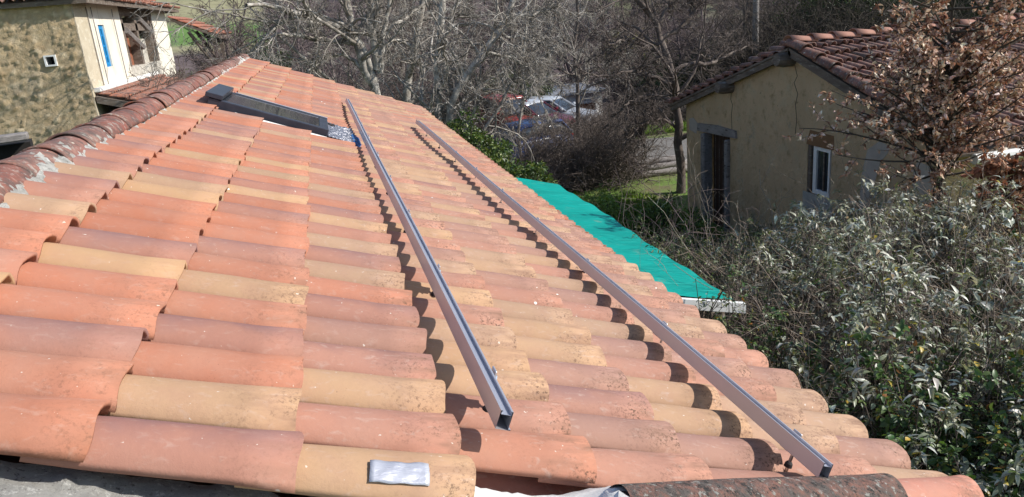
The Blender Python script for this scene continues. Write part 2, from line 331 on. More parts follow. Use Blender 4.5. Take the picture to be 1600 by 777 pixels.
# ------------------------------------------------------------------ roof tiles
U = .92; PT = rad(22.2)
RB = np.array([math.cos(PT), 0, -math.sin(PT)]); RN = np.array([math.sin(PT), 0, math.cos(PT)]); RA = np.array([0., 1, 0])
RO = np.array([0, 0, CAMZ])-RN*U
def RP(al, be, h=0.): return RO+RA*(al*U)+RB*(be*U)+RN*h      # al, be in roof units, h in metres
def arc(v, hw, hh):
    th = v*rad(80); return hw*np.sin(th)/math.sin(rad(80)), hh*(np.cos(th)-math.cos(rad(80)))/(1-math.cos(rad(80)))
def tiles(name, items, O, b, a, n, mat, parent, nu=4, nv=10, th=.012, invert=False, seed=1):
    """items: list of dict(s0,s1 start/end along b; c centre along a; h0,h1 base height; w0,w1 half widths; z0,z1 arc heights; tint; age; yaw)"""
    rs = np.random.RandomState(seed); Vs, Fs, Ts, As, UVs, Fl = [], [], [], [], [], []; base = 0
    u = np.linspace(0, 1, nu+1)[:, None]; v = np.linspace(-1, 1, nv+1)[None, :]; n1, n2 = nu+1, nv+1
    I = np.arange(n1*n2).reshape(n1, n2); J = I+n1*n2
    q = lambda A: np.stack([A[:-1, :-1], A[:-1, 1:], A[1:, 1:], A[1:, :-1]], -1).reshape(-1, 4)
    F = [q(I), q(J)[:, ::-1], np.stack([I[-1, :-1], I[-1, 1:], J[-1, 1:], J[-1, :-1]], -1), np.stack([I[:-1, 0], I[1:, 0], J[1:, 0], J[:-1, 0]], -1), np.stack([I[1:, -1], I[:-1, -1], J[:-1, -1], J[1:, -1]], -1)]
    F = np.concatenate(F)
    for t in items:
        s = t['s0']+(t['s1']-t['s0'])*u
        hw = t['w0']+(t['w1']-t['w0'])*u; hh = t['z0']+(t['z1']-t['z0'])*u
        lip = .002*np.clip((u-.93)/.07, 0, 1)
        P = []
        for off in (0., -th):
            x, z = arc(v, hw+off+lip, hh+off+lip)
            if invert: z = -z+hh
            wav = .0022*np.sin(u*7+t['ph'])*np.cos(v*2+t['ph'])
            zz = z+t['h0']+(t['h1']-t['h0'])*u+wav; xx = x+t['c']+t['yaw']*(u-.5)
            rag = .004*np.sin(v*5+t['ph']*3)*(u > .99)
            ss = s+rag+0*v
            P.append((O[None, None]+b*ss[..., None]+a*xx[..., None]+n*zz[..., None]).reshape(-1, 3))
        Vs += P; N = n1*n2; Fs.append(F+base); base += 2*N
        Ts.append(np.tile(np.array(t['tint'])*np.array([1, 1, 1]), (2*N, 1))); As.append(np.full(2*N, t['age'])); Fl.append(np.full(2*N, t.get('flash', .3)))
        uvv = np.stack([(u+0*v).ravel(), ((v+1)/2+0*u).ravel()], 1); UVs += [uvv, uvv]
    return npmesh(name, np.concatenate(Vs), np.concatenate(Fs), mat, parent, smooth=True, attrs={'tint': np.concatenate(Ts), 'age': np.concatenate(As), 'flash': np.concatenate(Fl)}, uv=np.concatenate(UVs))
PAL = {'O': (.45, .155, .085), 'S': (.43, .18, .12), 'P': (.38, .165, .118), 'Y': (.47, .285, .15), 'T': (.42, .265, .16), 'K': (.37, .185, .135), 'R': (.40, .12, .07)}
FLASH = {'P': 1.0, 'K': .55, 'S': .25, 'O': .06}
rng = random.Random(7)
cols = [-.65, -.235, .185, .605, 1.0, 1.40, 1.81, 2.22, 2.65]
TAB = {1: 'OOPOOYPOOOYTPOOYOOSPT', 2: 'PYOPOYOPOOPOYPOTOYOPO', 3: 'YSYPKPOTPTSYPOKTOSYPO', 4: ' OSYYTSYSTKSYSTKPSYTS', 5: ' SKPKYYTSKYTSKKTSYKST', 6: ' SKYYSKTSKTSYKTSK', 7: ' KSTTSKSTKSTKST', 8: ' STKTTKSKTKS'}
house = thing('tiled_house', 'low house under a patchwork orange and tan canal tile roof carrying two metal rails', 'house', (0, 8, 0))
items = []; NR = 67
def sag(al): return .012*math.sin(al*.55)+.008*math.sin(al*1.7+1)
for j in range(NR):
    al = 1.55+.109+.2185*j
    for k, be in enumerate(cols):
        if j == 0 and k > 3 or (j == 1 and k > 6): continue
        # roof window opening
        if 7.40 < al < 8.52 and -.80 < be-.2 < .45: continue
        tr = TAB.get(k, ''); ch = tr[j] if j < len(tr) else None
        if ch is None or ch == ' ':
            wts = 'OOOOSSPPYTRK' if k < 4 else 'SSKKTTPYYTOSK'
            ch = rng.choice(wts)
        c = np.array(PAL[ch])*rng.uniform(.92, 1.08)
        age = min(1, max(0, .18+.13*k+rng.uniform(-.18, .25)))
        f_ = .10+.26*age; c = c*(1-f_)+np.array((.46, .31, .235))*f_
        jb = rng.uniform(-.008, .008); L = .50 if k else .47
        if k == 8: be = 2.385+.20*math.exp(-(al-2.2)/1.5)
        e = be*U+jb+(rng.uniform(-.02, .02) if k == 8 else 0)
        s0 = e-L
        if k == 0: s0 = max(s0, -1.12*U)
        if k == 8: s0 = e-.50
        items.append(dict(s0=s0, s1=e, c=al*U+rng.uniform(-.006, .006)+.002*math.sin(j*.7+k), h0=-.004+sag(al), h1=.024+rng.uniform(-.003, .004)+sag(al), w0=.080, w1=.101, z0=.050, z1=.062,
                          tint=c, age=age, flash=FLASH.get(ch, 0)*rng.uniform(.8, 1), yaw=rng.uniform(-.011, .011), ph=rng.uniform(0, 6)))
tiles('roof_tiles', items, RO, RB, RA, RN, M['tile'], house, nu=4, nv=12)
ch_items = []
for j in range(1, NR+1):
    al = 1.55+.2185*j
    for k, be in enumerate(cols):
        if 7.38 < al < 8.60 and -.80 < be-.2 < .45: continue
        if j == 0 and k > 2: continue
        c = np.array(PAL[rng.choice('OSPTK')])*.9
        ch_items.append(dict(s0=max(be*U-.5, -1.12*U), s1=be*U+.03, c=al*U, h0=-.075, h1=-.055, w0=.085, w1=.072, z0=.05, z1=.045, tint=c, age=.9, yaw=0, ph=0))
tiles('channel_tiles', ch_items, RO, RB, RA, RN, M['tile'], house, nu=1, nv=6, invert=True)
# decking under the tiles
mb = MB(); y0, y1 = 1.50*U, 16.25*U
for s0_, s1_, a0, a1 in ((-1.15, 2.45, 1.50, 7.42), (-1.15, 2.45, 8.54, 16.25), (-1.15, -.86, 7.42, 8.54), (.44, 2.45, 7.42, 8.54)):
    mb.prism([RP(a0, s0_, -.085), RP(a0, s1_, -.085), RP(a0, s1_, -.115), RP(a0, s0_, -.115)], (0, (a1-a0)*U, 0))
mb.build('roof_boards', M['timber'], house)
# far slope, old tiles
FB = np.array([-math.cos(PT), 0, -math.sin(PT)]); FN = np.array([-math.sin(PT), 0, math.cos(PT)])
APEX = RP(0, -1.06, -.01)
its = []
for j in range(NR):
    al = 1.659+.2185*j
    for k in range(7):
        c = np.array(PAL[rng.choice('KPRPK')])*rng.uniform(.6, .85)
        its.append(dict(s0=.05+.38*k-.05, s1=.05+.38*k+.42, c=al*U, h0=-.004, h1=.022, w0=.08, w1=.101, z0=.05, z1=.062, tint=c, age=1, yaw=rng.uniform(-.01, .01), ph=rng.uniform(0, 6)))
tiles('old_slope_tiles', its, APEX, FB, RA, FN, M['old_tile'], house, nu=1, nv=6)
mb = MB(); mb.prism([APEX+FN*-.03+RA*1.45, APEX+FB*2.75+FN*-.03+RA*1.45, APEX+FB*2.75+FN*-.07+RA*1.45, APEX+FN*-.07+RA*1.45], (0, 13.4, 0)); mb.build('roof_boards', M['timber'], house)
# mortar bed of the ridge
def ridge_be(al): return -1.01-.0095*(al-2)
uu = np.arange(1.40, 16.2, .03); vv = np.linspace(0, 1, 9)
rs = np.random.RandomState(5); V = []
for al in uu:
    for t in vv:
        be = ridge_be(al)+.012+t*.175+.010*math.sin(al*29+t*3)*t+.006*math.sin(al*67)*t
        h = .080*(1-t)**.35+.010*abs(math.sin(al*23+t*7)*math.sin(al*41))*t-.035*t**3+.0035*rs.randn()+.008*math.sin(al*17+t*5)*(1-t)-.008*t+sag(al)+.004*math.sin(al*61+t*11)
        V.append(RP(al, be, h))
I = np.arange(len(V)).reshape(len(uu), len(vv))
npmesh('ridge_mortar', V, np.stack([I[:-1, :-1], I[1:, :-1], I[1:, 1:], I[:-1, 1:]], -1).reshape(-1, 4), M['mortar'], house)
# ridge tiles
its = []; al = 1.38; i = 0
RU = np.array([0, 0, 1.]); RX = np.array([1., 0, 0])
rt = []
while al < 16.2:
    L = .47; p = RP(al, ridge_be(al+.2), 0)
    c = np.array(PAL[rng.choice('KRRPSR')])*rng.uniform(.55, .9)*np.array((.86, .86, .90))
    rt.append(dict(s0=al*U-.045+L+.02, s1=al*U-.045, c=0, X=p[0]+rng.uniform(-.008, .008), Z=p[2], h0=.012+rng.uniform(-.004, .006), h1=.017+rng.uniform(-.004, .006), w0=.110, w1=.117, z0=.084, z1=.088, tint=c, age=1, yaw=rng.uniform(-.012, .012), ph=rng.uniform(0, 6)))
    al += (.405+rng.uniform(-.012, .012))/U; i += 1
for t in rt: t['c'] = t['X']; t['h0'] += t['Z']; t['h1'] += t['Z']
tiles('ridge_tiles', rt, np.zeros(3), RA, RX, RU, M['ridge_tile'], house, nu=6, nv=14, th=.010)
# walls of the house
mb = MB(); eaz = RP(0, 2.35, -.12)
apx = RP(0, -1.14, -.12)
gw = [(apx[0], 0, apx[2]), (eaz[0]-.25, 0, eaz[2]+.09), (eaz[0]-.25, 0, 0), (apx[0]-2.3, 0, 0), (apx[0]-2.3, 0, apx[2]-.94)]
mb.prism([(x, 1.58*U, z) for x, y, z in gw], (0, .3, 0)); mb.prism([(x, 16.0*U, z) for x, y, z in gw], (0, .25, 0))
mb.box((eaz[0]-.35, 8.1, (eaz[2]+.05)/2), (.2, 12.6, eaz[2]+.05)); mb.box((apx[0]-2.2, 8.1, (apx[2]-.94)/2), (.2, 12.6, apx[2]-.95))
mb.build('house_wall', M['cement'], house)
# cement coping along the near verge
uu = np.linspace(-1.25, 1.25, 90); vv = np.linspace(0, 1, 14); V = []
for be in uu:
    for t in vv:
        al = 1.64-.42*t; h = -.035-.055*t**2+.004*rs.randn()+.006*math.sin(be*23+t*9)-(.25 if t == 1 else 0)
        V.append(RP(al, be, h))
I = np.arange(len(V)).reshape(len(uu), len(vv))
npmesh('verge_cement', V, np.stack([I[:-1, :-1], I[:-1, 1:], I[1:, 1:], I[1:, :-1]], -1).reshape(-1, 4), M['cement'], house)
uu = np.linspace(.56, 1.45, 60); V = []
for be in uu:
    for t in vv:
        f = min(1, max(0, (be-.9)/.35)); al = 1.76-.42*t+.02*math.sin(be*7); h = .006+.035*f-.03*t+.0015*rs.randn()+.004*math.sin(be*13+t*4)
        V.append(RP(al, be, h+.085*math.exp(-((be-1.03)/.11)**2)*math.exp(-((t-.36)/.22)**2)-(.1 if t == 1 or t == 0 else 0)))
I = np.arange(len(V)).reshape(len(uu), len(vv))
npmesh('white_mortar_strip', V, np.stack([I[:-1, :-1], I[:-1, 1:], I[1:, 1:], I[1:, :-1]], -1).reshape(-1, 4), M['white_mortar'], house, smooth=True)
# verge tiles lying over the near end of the rows
def verge(name, b0, b1, mat, tint, h0, h1, label=None, w0=.098, w1=.112, al=1.60, yaw=.004):
    o = tiles(name, [dict(s0=b0*U, s1=b1*U, c=al*U, h0=h0, h1=h1, w0=w0, w1=w1, z0=.095, z1=.105, tint=tint, age=1, yaw=yaw, ph=2.)], RO, RB, RA, RN, mat, house, nu=12, nv=18, th=.016)
    if label: o['label'] = label
verge('verge_tile', 1.98, 2.62, M['tile'], (.55, .24, .17), .008, .024, 'pinkish clean verge tile at the eave end', w0=.09, w1=.104, al=1.93, yaw=.14)
verge('verge_tile', 1.00, 2.14, M['mossy'], (.3, .2, .15), .022, .032, 'black and grey lichen crusted verge tile', al=1.735, yaw=.27)

V, F = [], []
for i in range(13):
    for k in range(20):
        a1_, a2_ = math.pi*i/12, 2*math.pi*k/20; q_ = 1+.10*math.sin(i*2.3+k*1.7)+.05*rs.randn()
        V.append(RP(1.545, 1.0, .035)+RB*(.055*q_*math.sin(a1_)*math.cos(a2_))+RA*(.108*q_*math.sin(a1_)*math.sin(a2_))+RN*(.072*q_*math.cos(a1_)))
F = [(i*20+k, i*20+(k+1) % 20, (i+1)*20+(k+1) % 20, (i+1)*20+k) for i in range(12) for k in range(20)]
npmesh('mortar_plug', V, np.array(F), M['white_mortar'], house, smooth=True)

# ------------------------------------------------------------------ tape on a tile
uu = np.linspace(0, 1, 13); vv = np.linspace(0, 1, 9); V = []
t0 = dict(s1=.605*U, c=1.659*U, L=.5)
for a_ in uu:
    for b_ in vv:
        s = (.350+.142*a_)*U; u = (s-(t0['s1']-t0['L']))/t0['L']; v_ = -.14-.46*b_+.03*(a_-.5)
        hw = .080+.021*u; hh = .050+.012*u; x, z = arc(v_, hw, hh)
        r = .003+.0012*math.sin(a_*17+b_*5)+.001*math.sin(b_*21+a_*9)
        V.append(RO+RB*s+RA*(t0['c']+x)+RN*(z-.004+.026*u+r+sag(1.659)+.001))
I = np.arange(len(V)).reshape(len(uu), len(vv))
o = npmesh('silver_tape', V, np.stack([I[:-1, :-1], I[:-1, 1:], I[1:, 1:], I[1:, :-1]], -1).reshape(-1, 4), M['tape'])
sm = o.modifiers.new('s', 'SOLIDIFY'); sm.thickness = .0012
tag(o, 'short strip of wrinkled silver tape stuck on a yellow roof tile', 'tape')

# ------------------------------------------------------------------ mounting rails
def rail(be0, be1, al0, al1, h0, h1, brks, label):
    root = thing('mounting_rail', label, 'rail', RP(al0, be0, 0), 'aluminium rails along the roof')
    W, H, T = .033, .050, .003
    # profile in (across b, up n)
    prof = [(-W/2, 0), (W/2+.006, 0), (W/2+.006, T), (W/2, T), (W/2, H), (W/2-.005, H), (W/2-.005, H-T), (W/2-T, H-T), (W/2-T, .040), (-W/2+T, .040), (-W/2+T, H-T), (-W/2+.005, H-T), (-W/2+.005, H), (-W/2, H)]
    n = 26; V = []
    P0 = [None]*(n+1)
    for i in range(n+1):
        t = i/n; al = al0+(al1-al0)*t; be = be0+(be1-be0)*t; h = h0+(h1-h0)*t+.003*math.sin(t*9)
        for x, z in prof: V.append(RP(al, be, h+z)+RB*x)
    k = len(prof); F = [(i*k+q, i*k+(q+1) % k, (i+1)*k+(q+1) % k, (i+1)*k+q) for i in range(n) for q in range(k)]
    mb = MB(); mb.add(V, F); 
    # end web made of strips so the hollow shows
    mb.build('rail_profile', M['alu'], root)
    for al in brks:
        t = (al-al0)/(al1-al0); be = be0+(be1-be0)*t; h = h0+(h1-h0)*t
        ax = np.array([RB, RA, RN])
        mb = MB(); mb.box(RP(al, be, h+.018)+RB*(W/2+.0085), (.005, .040, .075), ax, .001); mb.box(RP(al, be, h-.0045)+RB*.024, (.058, .040, .005), ax, .001)
        br = mb.build('bracket', M['alu'], root)
        mb = MB(); mb.tube([RP(al, be, -.02)+RB*.038, RP(al, be, h+.012)+RB*.038], .0055, 10); bo = mb.build('bolt', M['steel'], root)
        mb = MB(); mb.tube([RP(al, be, h-.020)+RB*.038, RP(al, be, h-.008)+RB*.038], .011, 6); mb.build('nut', M['steel'], bo); mb = MB(); mb.tube([RP(al, be, h+.03)+RB*(W/2+.011), RP(al, be, h+.03)+RB*(W/2+.02)], .009, 6); mb.build('nut', M['steel'], br)
        mb = MB(); zc = .062; mb.tube([RP(al, be, zc-.006)+RB*.038, RP(al, be, zc+.006)+RB*.038, RP(al, be, zc+.012)+RB*.038], [.013, .012, .008], 14); mb.build('rubber_washer', M['rubber'], root)
    return root
RAILS = dict(h=.105)
rail(.70, .665, 1.78, 11.4, .130, .112, [2.05+1.07*i for i in range(9)], 'bare metal rail nearer the ridge, running past the roof window')
rail(1.795, 1.645, 1.82, 10.95, .122, .122, [2.02+1.02*i for i in range(9)], 'bare metal rail nearer the eave, ending beside the mossy verge tile')

# ------------------------------------------------------------------ roof window
win = thing('roof_window', 'closed grey roof window with a flat lead apron among the orange tiles', 'roof window', RP(8.05, -.2, 0))
ax = np.array([RB, RA, RN])
def rbox(mb, a0, a1, b0, b1, h0, h1, bev=.006):
    c = RP((a0+a1)/2, (b0+b1)/2, (h0+h1)/2); mb.box(c, ((b1-b0)*U, (a1-a0)*U, h1-h0), ax, bev); return mb
b0, b1, a0, a1 = -.745, .345, 7.47, 8.46
mb = MB(); rbox(mb, a0, a0+.08, b0, b1, -.03, .118); rbox(mb, a1-.08, a1, b0, b1, -.03, .118); rbox(mb, a0+.08, a1-.08, b0, b0+.10, -.03, .118); rbox(mb, a0+.08, a1-.08, b1-.09, b1, -.03, .112); mb.build('frame', M['cladding'], win)
mb = MB(); rbox(mb, a0-.01, a1+.01, b0-.03, b0+.12, .121, .160, .004); mb.build('hood', M['cladding'], win)
mb = MB(); rbox(mb, a0+.083, a1-.083, b0+.103, b1-.093, .085, .113, .002); mb.build('glass_pane', M['glass'], win)
mb = MB(); rbox(mb, a1-.035, a1-.01, b0+.15, b1-.0, .1195, .126, .002); mb.build('trim_strip', M['alu'], win)
mb = MB(); rbox(mb, a0-.05, a0-.004, b0-.04, b1+.02, -.02, .045, .004); rbox(mb, a1+.004, a1+.05, b0-.04, b1+.02, -.02, .045, .004); rbox(mb, a0-.05, a1+.05, b0-.10, b0-.034, -.02, .05, .004); mb.build('flashing', M['cladding'], win)
uu = np.linspace(a0-.09, a1+.09, 60); vv = np.linspace(b1+.004, b1+.27, 20); V = []
for al in uu:
    ph = ((al*U-1.659*U)/(.2185*U)) % 1; crest = .5+.5*math.cos(2*math.pi*ph)
    for be in vv:
        t = (be-b1)/.27; V.append(RP(al, be+.012*math.sin(al*31)*t, .05*(1-t)+t*(.012+.058*crest)+.004*rs.randn()+.012*(1-t)+.012))
I = np.arange(len(V)).reshape(len(uu), len(vv))
npmesh('lead_apron', V, np.stack([I[:-1, :-1], I[:-1, 1:], I[1:, 1:], I[1:, :-1]], -1).reshape(-1, 4), M['lead'], win)
mb = MB()
for i in range(5):
    al = a0-.02+.11*i; mb.add([RP(al, b1+.24, .05), RP(al+.075, b1+.25, .085), RP(al+.07, b1+.33, .062), RP(al-.005, b1+.31, .03)], [(0, 1, 2, 3)])
o = mb.build('blue_edge_film', M['blue_film'], win); o.modifiers.new('s', 'SOLIDIFY').thickness = .002
mb = MB(); rbox(mb, a1-.16, a1-.06, b1+.01, b1+.09, .04, .085, .008); mb.build('black_clip', M['rubber'], win)
mb = MB(); 
V = []
for i in range(40):
    be = b0+.25+(b1-b0+.05)*i/39*.9
    for t in (0, 1): V.append(RP(a0-.045-t*(.05+.015*math.sin(i*1.9)), be, .058-.03*t))
I = np.arange(80).reshape(40, 2)
npmesh('white_sealant', V, np.stack([I[:-1, 0], I[:-1, 1], I[1:, 1], I[1:, 0]], -1), M['white_mortar'], win)

# ------------------------------------------------------------------ covered lean-to with green tarpaulin
lean = thing('tarpaulin_lean_to', 'low lean-to under a teal green tarpaulin beside the tiled eave', 'lean-to', (2.6, 8.3, 0))
xs_ = np.linspace(1.75, 3.17, 40); ys_ = np.linspace(5.62, 10.9, 130); V = []
def ytarp(x, t):
    return 5.62+.02*(x-1.75)+(10.9-5.62)*t*(1-.03*max(0, x-2.6))
for x in xs_:
    for t in np.linspace(0, 1, 130):
        y = ytarp(x, t); z = 2.80-.24*(x-1.75)+.010*math.sin(y*9+math.sin(x*3)*2)+.008*math.sin(y*21+x*5)*math.sin(x*4)+.02*math.sin(x*2.2+y*.8)
        V.append((x+.010*math.sin(y*2.3), y, z))
I = np.arange(len(V)).reshape(40, 130)
o = npmesh('tarpaulin', V, np.stack([I[:-1, :-1], I[1:, :-1], I[1:, 1:], I[:-1, 1:]], -1).reshape(-1, 4), M['tarp'], lean, smooth=True)
mb = MB(); mb.prism([(1.75, 5.60, 2.79), (3.24, 5.60, 2.43), (3.24, 5.60, 2.34), (1.75, 5.60, 2.70)], (0, -.05, 0)); mb.build('white_edge_board', M['white_paint'], lean)
mb = MB()
for x, y in ((2.0, 5.75), (3.1, 5.75), (3.1, 8.2), (3.1, 10.6), (2.0, 10.6)): mb2 = MB(); mb2.tube([(x, y, 0), (x, y, 2.66-.24*(x-1.75)+.02)], .045, 8); mb2.build('post', M['timber'], lean)
mb.prism([(1.75, 5.7, 2.74), (3.16, 5.7, 2.40), (3.16, 5.7, 2.34), (1.75, 5.7, 2.68)], (0, 5.1, 0)); mb.build('roof_deck', M['timber'], lean)

# ------------------------------------------------------------------ ochre barn
barn = thing('ochre_barn', 'ochre rendered barn with a crooked weathered tile roof behind the shrubs', 'barn', (8, 12.2, 0))
GXp = 7.98; YL, YR, YP, ZL, ZR, ZP = 16.35, 8.55, 12.1, 2.60, 2.72, 3.86
XE = 19.
mb = MB(); T = .35
# gable with door and window openings, built from butted pieces
DY0, DY1, DZ = 14.36, 15.52, 2.12; WY0, WY1, WZ0, WZ1 = 11.02, 11.68, 1.52, 2.36
def ztop(y): return ZL+(ZP-ZL)*(YL-y)/(YL-YP) if y > YP else ZR+(ZP-ZR)*(y-YR)/(YP-YR)
def gpan(y0, y1, z0, z1=None):
    ysx = [y0]+([YP] if y0 < YP < y1 else [])+[y1]
    top = [(GXp, y, ztop(y) if z1 is None else z1) for y in (ysx if z1 is None else [y0, y1])]
    mb.prism([(GXp, y1, z0), (GXp, y0, z0)]+top, (T, 0, 0))
gpan(DY1, YL, 0); gpan(DY0, DY1, DZ); gpan(WY1, DY0, 0); gpan(WY0, WY1, 0, WZ0); gpan(WY0, WY1, WZ1); gpan(YR, WY0, 0)
mb.box(((GXp+T+XE)/2, YR+.15, ZR/2), (XE-GXp-T, .3, ZR)); mb.box(((GXp+T+XE)/2, YL-.15, ZL/2), (XE-GXp-T, .3, ZL))
mb.build('wall', M['barn'], barn)
mb = MB(); mb.box((GXp+.18, (DY0+DY1)/2-.02, DZ/2), (.05, DY1-DY0-.3, DZ)); d_ = mb.build('door', M['door'], barn)
mb = MB()
for i in range(6): mb.box((GXp+.15, DY0+.22+.17*i, DZ/2), (.012, .012, DZ-.1))
mb.build('door_boards', M['timber'], d_)
mb = MB(); mb.box((GXp+.03, DY1-.07, DZ/2-.05), (.22, .16, DZ-.02), None, .02); mb.box((GXp+.03, DY0+.06, DZ/2-.05), (.22, .13, DZ-.02), None, .02); mb.build('door_jambs', M['grey_timber'], barn)
mb = MB(); mb.prism([(GXp-.05, DY1+.22, DZ-.03), (GXp-.05, DY0-.30, DZ+.02), (GXp-.05, DY0-.27, DZ+.17), (GXp-.05, DY0+.5, DZ+.19), (GXp-.05, DY1+.20, DZ+.14)], (.3, 0, 0)); mb.build('door_lintel', M['grey_timber'], barn)
fr = MB(); fy0, fy1 = WY0+.06, WY1-.14
for c_, s_ in (((GXp+.05, fy1-.04, (WZ0+WZ1)/2), (.06, .085, WZ1-WZ0-.02)), ((GXp+.05, fy0+.03, (WZ0+WZ1)/2), (.06, .04, WZ1-WZ0-.02)), ((GXp+.05, (fy0+fy1)/2, WZ0+.045), (.058, fy1-fy0, .08)), ((GXp+.05, (fy0+fy1)/2, WZ1-.04), (.058, fy1-fy0, .06))): fr.box(c_, s_)
wn = fr.build('window', M['white_paint'], barn)
mb = MB(); mb.box((GXp+.065, (fy0+fy1)/2, (WZ0+WZ1)/2), (.02, fy1-fy0-.08, WZ1-WZ0-.1)); mb.build('glass_pane', M['glass'], wn)
mb = MB(); mb.box((GXp+.10, WY1-.05, (WZ0+WZ1)/2), (.2, .085, WZ1-WZ0), None, .01); mb.box((GXp+.04, (fy0+fy1)/2-.04, (WZ0+WZ1)/2), (.02, .03, WZ1-WZ0-.15)); mb.build('window_reveal', M['timber'], wn)
mb = MB(); mb.prism([(GXp-.004, WY1+.05, WZ1), (GXp-.004, WY0-.06, WZ1), (GXp-.004, WY0-.04, WZ1+.24), (GXp-.004, WY1-.05, WZ1+.26)], (.02, 0, 0)); mb.build('brown_repair', M['brown_patch'], barn)
mb = MB(); mb.prism([(GXp-.006, WY1+.1, WZ0-.3), (GXp-.006, WY0-.1, WZ0-.32), (GXp-.006, WY0-.05, WZ0), (GXp-.006, WY1+.1, WZ0)], (.02, 0, 0)); mb.build('sill_patch', M['cement'], barn)
def blotch(pts, nm, mat):
    mb = MB(); mb.prism([(GXp-.005, y, z) for y, z in pts], (.02, 0, 0)); mb.build(nm, mat, barn)
blotch([(10.28, 1.5), (10.05, 1.5), (9.95, 2.0), (9.85, 2.35), (9.6, 2.62), (9.9, 2.66), (10.15, 2.5), (10.25, 2.1)], 'plaster_patch', M['patch'])
blotch([(8.95, 1.2), (8.72, 1.3), (8.68, 2.2), (8.85, 2.45), (9.1, 2.5), (9.18, 2.2), (9.0, 1.8)], 'plaster_patch', M['patch'])
blotch([(16.2, 2.05), (15.85, 2.0), (15.8, 2.25), (16.0, 2.35), (16.2, 2.3)], 'plaster_patch', M['patch'])
def crack(pts):
    mb = MB(); mb.tube([(GXp-.001, y, z) for y, z in pts], .006, 5); mb.build('crack', M['dark'], barn)
crack([(14.3, 3.1), (14.33, 2.9), (14.26, 2.8), (14.3, 2.6), (14.28, 2.3)]); crack([(12.15, 3.72), (12.05, 3.5), (12.14, 3.38), (12.02, 3.2), (12.08, 3.0), (12.03, 2.75), (12.06, 2.5)])
for y, z in ((14.3, 3.17), (12.2, 3.80)):
    mb = MB(); mb.tube([(GXp-.32, y, z), (GXp-.2, y, z-.01), (GXp+.2, y, z-.01)], [.11, .13, .13], 9); mb.build('purlin_end', M['timber'], barn)
# roof: two slopes of old tiles
XV = GXp-.16
sl_R = np.array([0, YR-YP, ZR-ZP]); LR = np.linalg.norm(sl_R); bR = sl_R/LR; nR = np.array([0, -bR[2]*-1, 0]); nR = np.cross(bR, np.array([1., 0, 0])); nR = nR if nR[2] > 0 else -nR
sl_L = np.array([0, YL-YP, ZL-ZP]); LL = np.linalg.norm(sl_L); bL = sl_L/LL; nL = np.cross(bL, np.array([1., 0, 0])); nL = nL if nL[2] > 0 else -nL
OP = np.array([0, YP, ZP+.17])
its = []
for i in range(int((XE-XV)/.18)):
    for k in range(int((LR+.4)/.36)+1):
        e = min(.36*k+.30, LR+.36)
        c = np.array(PAL[rng.choice('KPKPPK')])*rng.uniform(.45, .85)*np.array((.95, 1, 1.1))
        its.append(dict(s0=max(0, e-.44), s1=e+rng.uniform(-.02, .02), c=XV+.12+.18*i+rng.uniform(-.012, .012), h0=-.03, h1=.035+rng.uniform(-.01, .015), w0=.058, w1=.074, z0=.062, z1=.080, tint=c, age=1, yaw=rng.uniform(-.03, .03), ph=rng.uniform(0, 6)))
tiles('roof_tiles', its, OP, bR, np.array([1., 0, 0]), nR, M['old_tile'], barn, nu=1, nv=7, th=.014)
its = []
for i in range(12):
    for k in range(int((LL+.7)/.36)+1):
        e = .36*k+.30; c = np.array(PAL[rng.choice('KPR')])*rng.uniform(.4, .7)
        its.append(dict(s0=max(0, e-.44), s1=e, c=XV+.12+.21*i, h0=-.03, h1=.05+rng.uniform(-.015, .03), w0=.080, w1=.098, z0=.07, z1=.085, tint=c, age=1, yaw=rng.uniform(-.03, .03), ph=rng.uniform(0, 6)))
tiles('roof_tiles', its, OP, bL, np.array([1., 0, 0]), nL, M['old_tile'], barn, nu=1, nv=7, th=.014)
its = []
for k in range(10):    # verge tiles on the near slope and pale ridge tiles
    e = .42*k+.45
    if e > LR+.5: break
    its.append(dict(s0=e-.5, s1=e, c=XV+.05, h0=.02, h1=.06, w0=.10, w1=.13, z0=.09, z1=.12, tint=np.array(PAL['P'])*rng.uniform(.45, .8), age=1, yaw=rng.uniform(-.02, .02), ph=rng.uniform(0, 6)))
tiles('verge_tiles', its, OP, bR, np.array([1., 0, 0]), nR, M['old_tile'], barn, nu=2, nv=10, th=.016)
its = []
for k in range(28):
    its.append(dict(s0=XV+.42*k+.5, s1=XV+.42*k, c=0, h0=-.0, h1=.03+rng.uniform(0, .02), w0=.12, w1=.15, z0=.08, z1=.10, tint=np.array((.50, .25, .17))*rng.uniform(.75, 1.05), age=.8, yaw=rng.uniform(-.02, .02), ph=rng.uniform(0, 6)))
tiles('ridge_tiles', its, OP+np.array([0, 0, .03]), np.array([1., 0, 0]), np.array([0, -1., 0]), np.array([0, 0, 1.]), M['tile'], barn, nu=2, nv=10, th=.014)
mb = MB()
for O_, b_, n_, L_ in ((OP, bR, nR, LR+.38), (OP, bL, nL, LL+.62)):
    p = O_-n_*.035; mb.prism([p+np.array([XV, 0, 0]), p+b_*L_+np.array([XV, 0, 0]), p+b_*L_-n_*.04+np.array([XV, 0, 0]), p-n_*.04+np.array([XV, 0, 0])], (XE-XV, 0, 0))
mb.build('roof_boards', M['timber'], barn)
mb = MB()
for b_, n_, L_ in ((bR, nR, LR+.30), (bL, nL, LL+.60)):
    p = OP-n_*.077+np.array([XV+.02, 0, 0]); mb.prism([p, p+b_*L_, p+b_*L_-n_*.11, p-n_*.11], (.05, 0, 0))
mb.build('verge_rafter', M['timber'], barn)
mb = MB(); ge = OP+bR*(LR+.34); mb.tube([(XV+.2, ge[1]-.06, ge[2]-.12), (XE, ge[1]-.06, ge[2]-.12)], .07, 10); mb.box(((XV+XE)/2+.2, ge[1]+.03, ge[2]-.13), (XE-XV-.4, .03, .17)); mb.build('gutter', M['gutter'], barn, smooth=False)

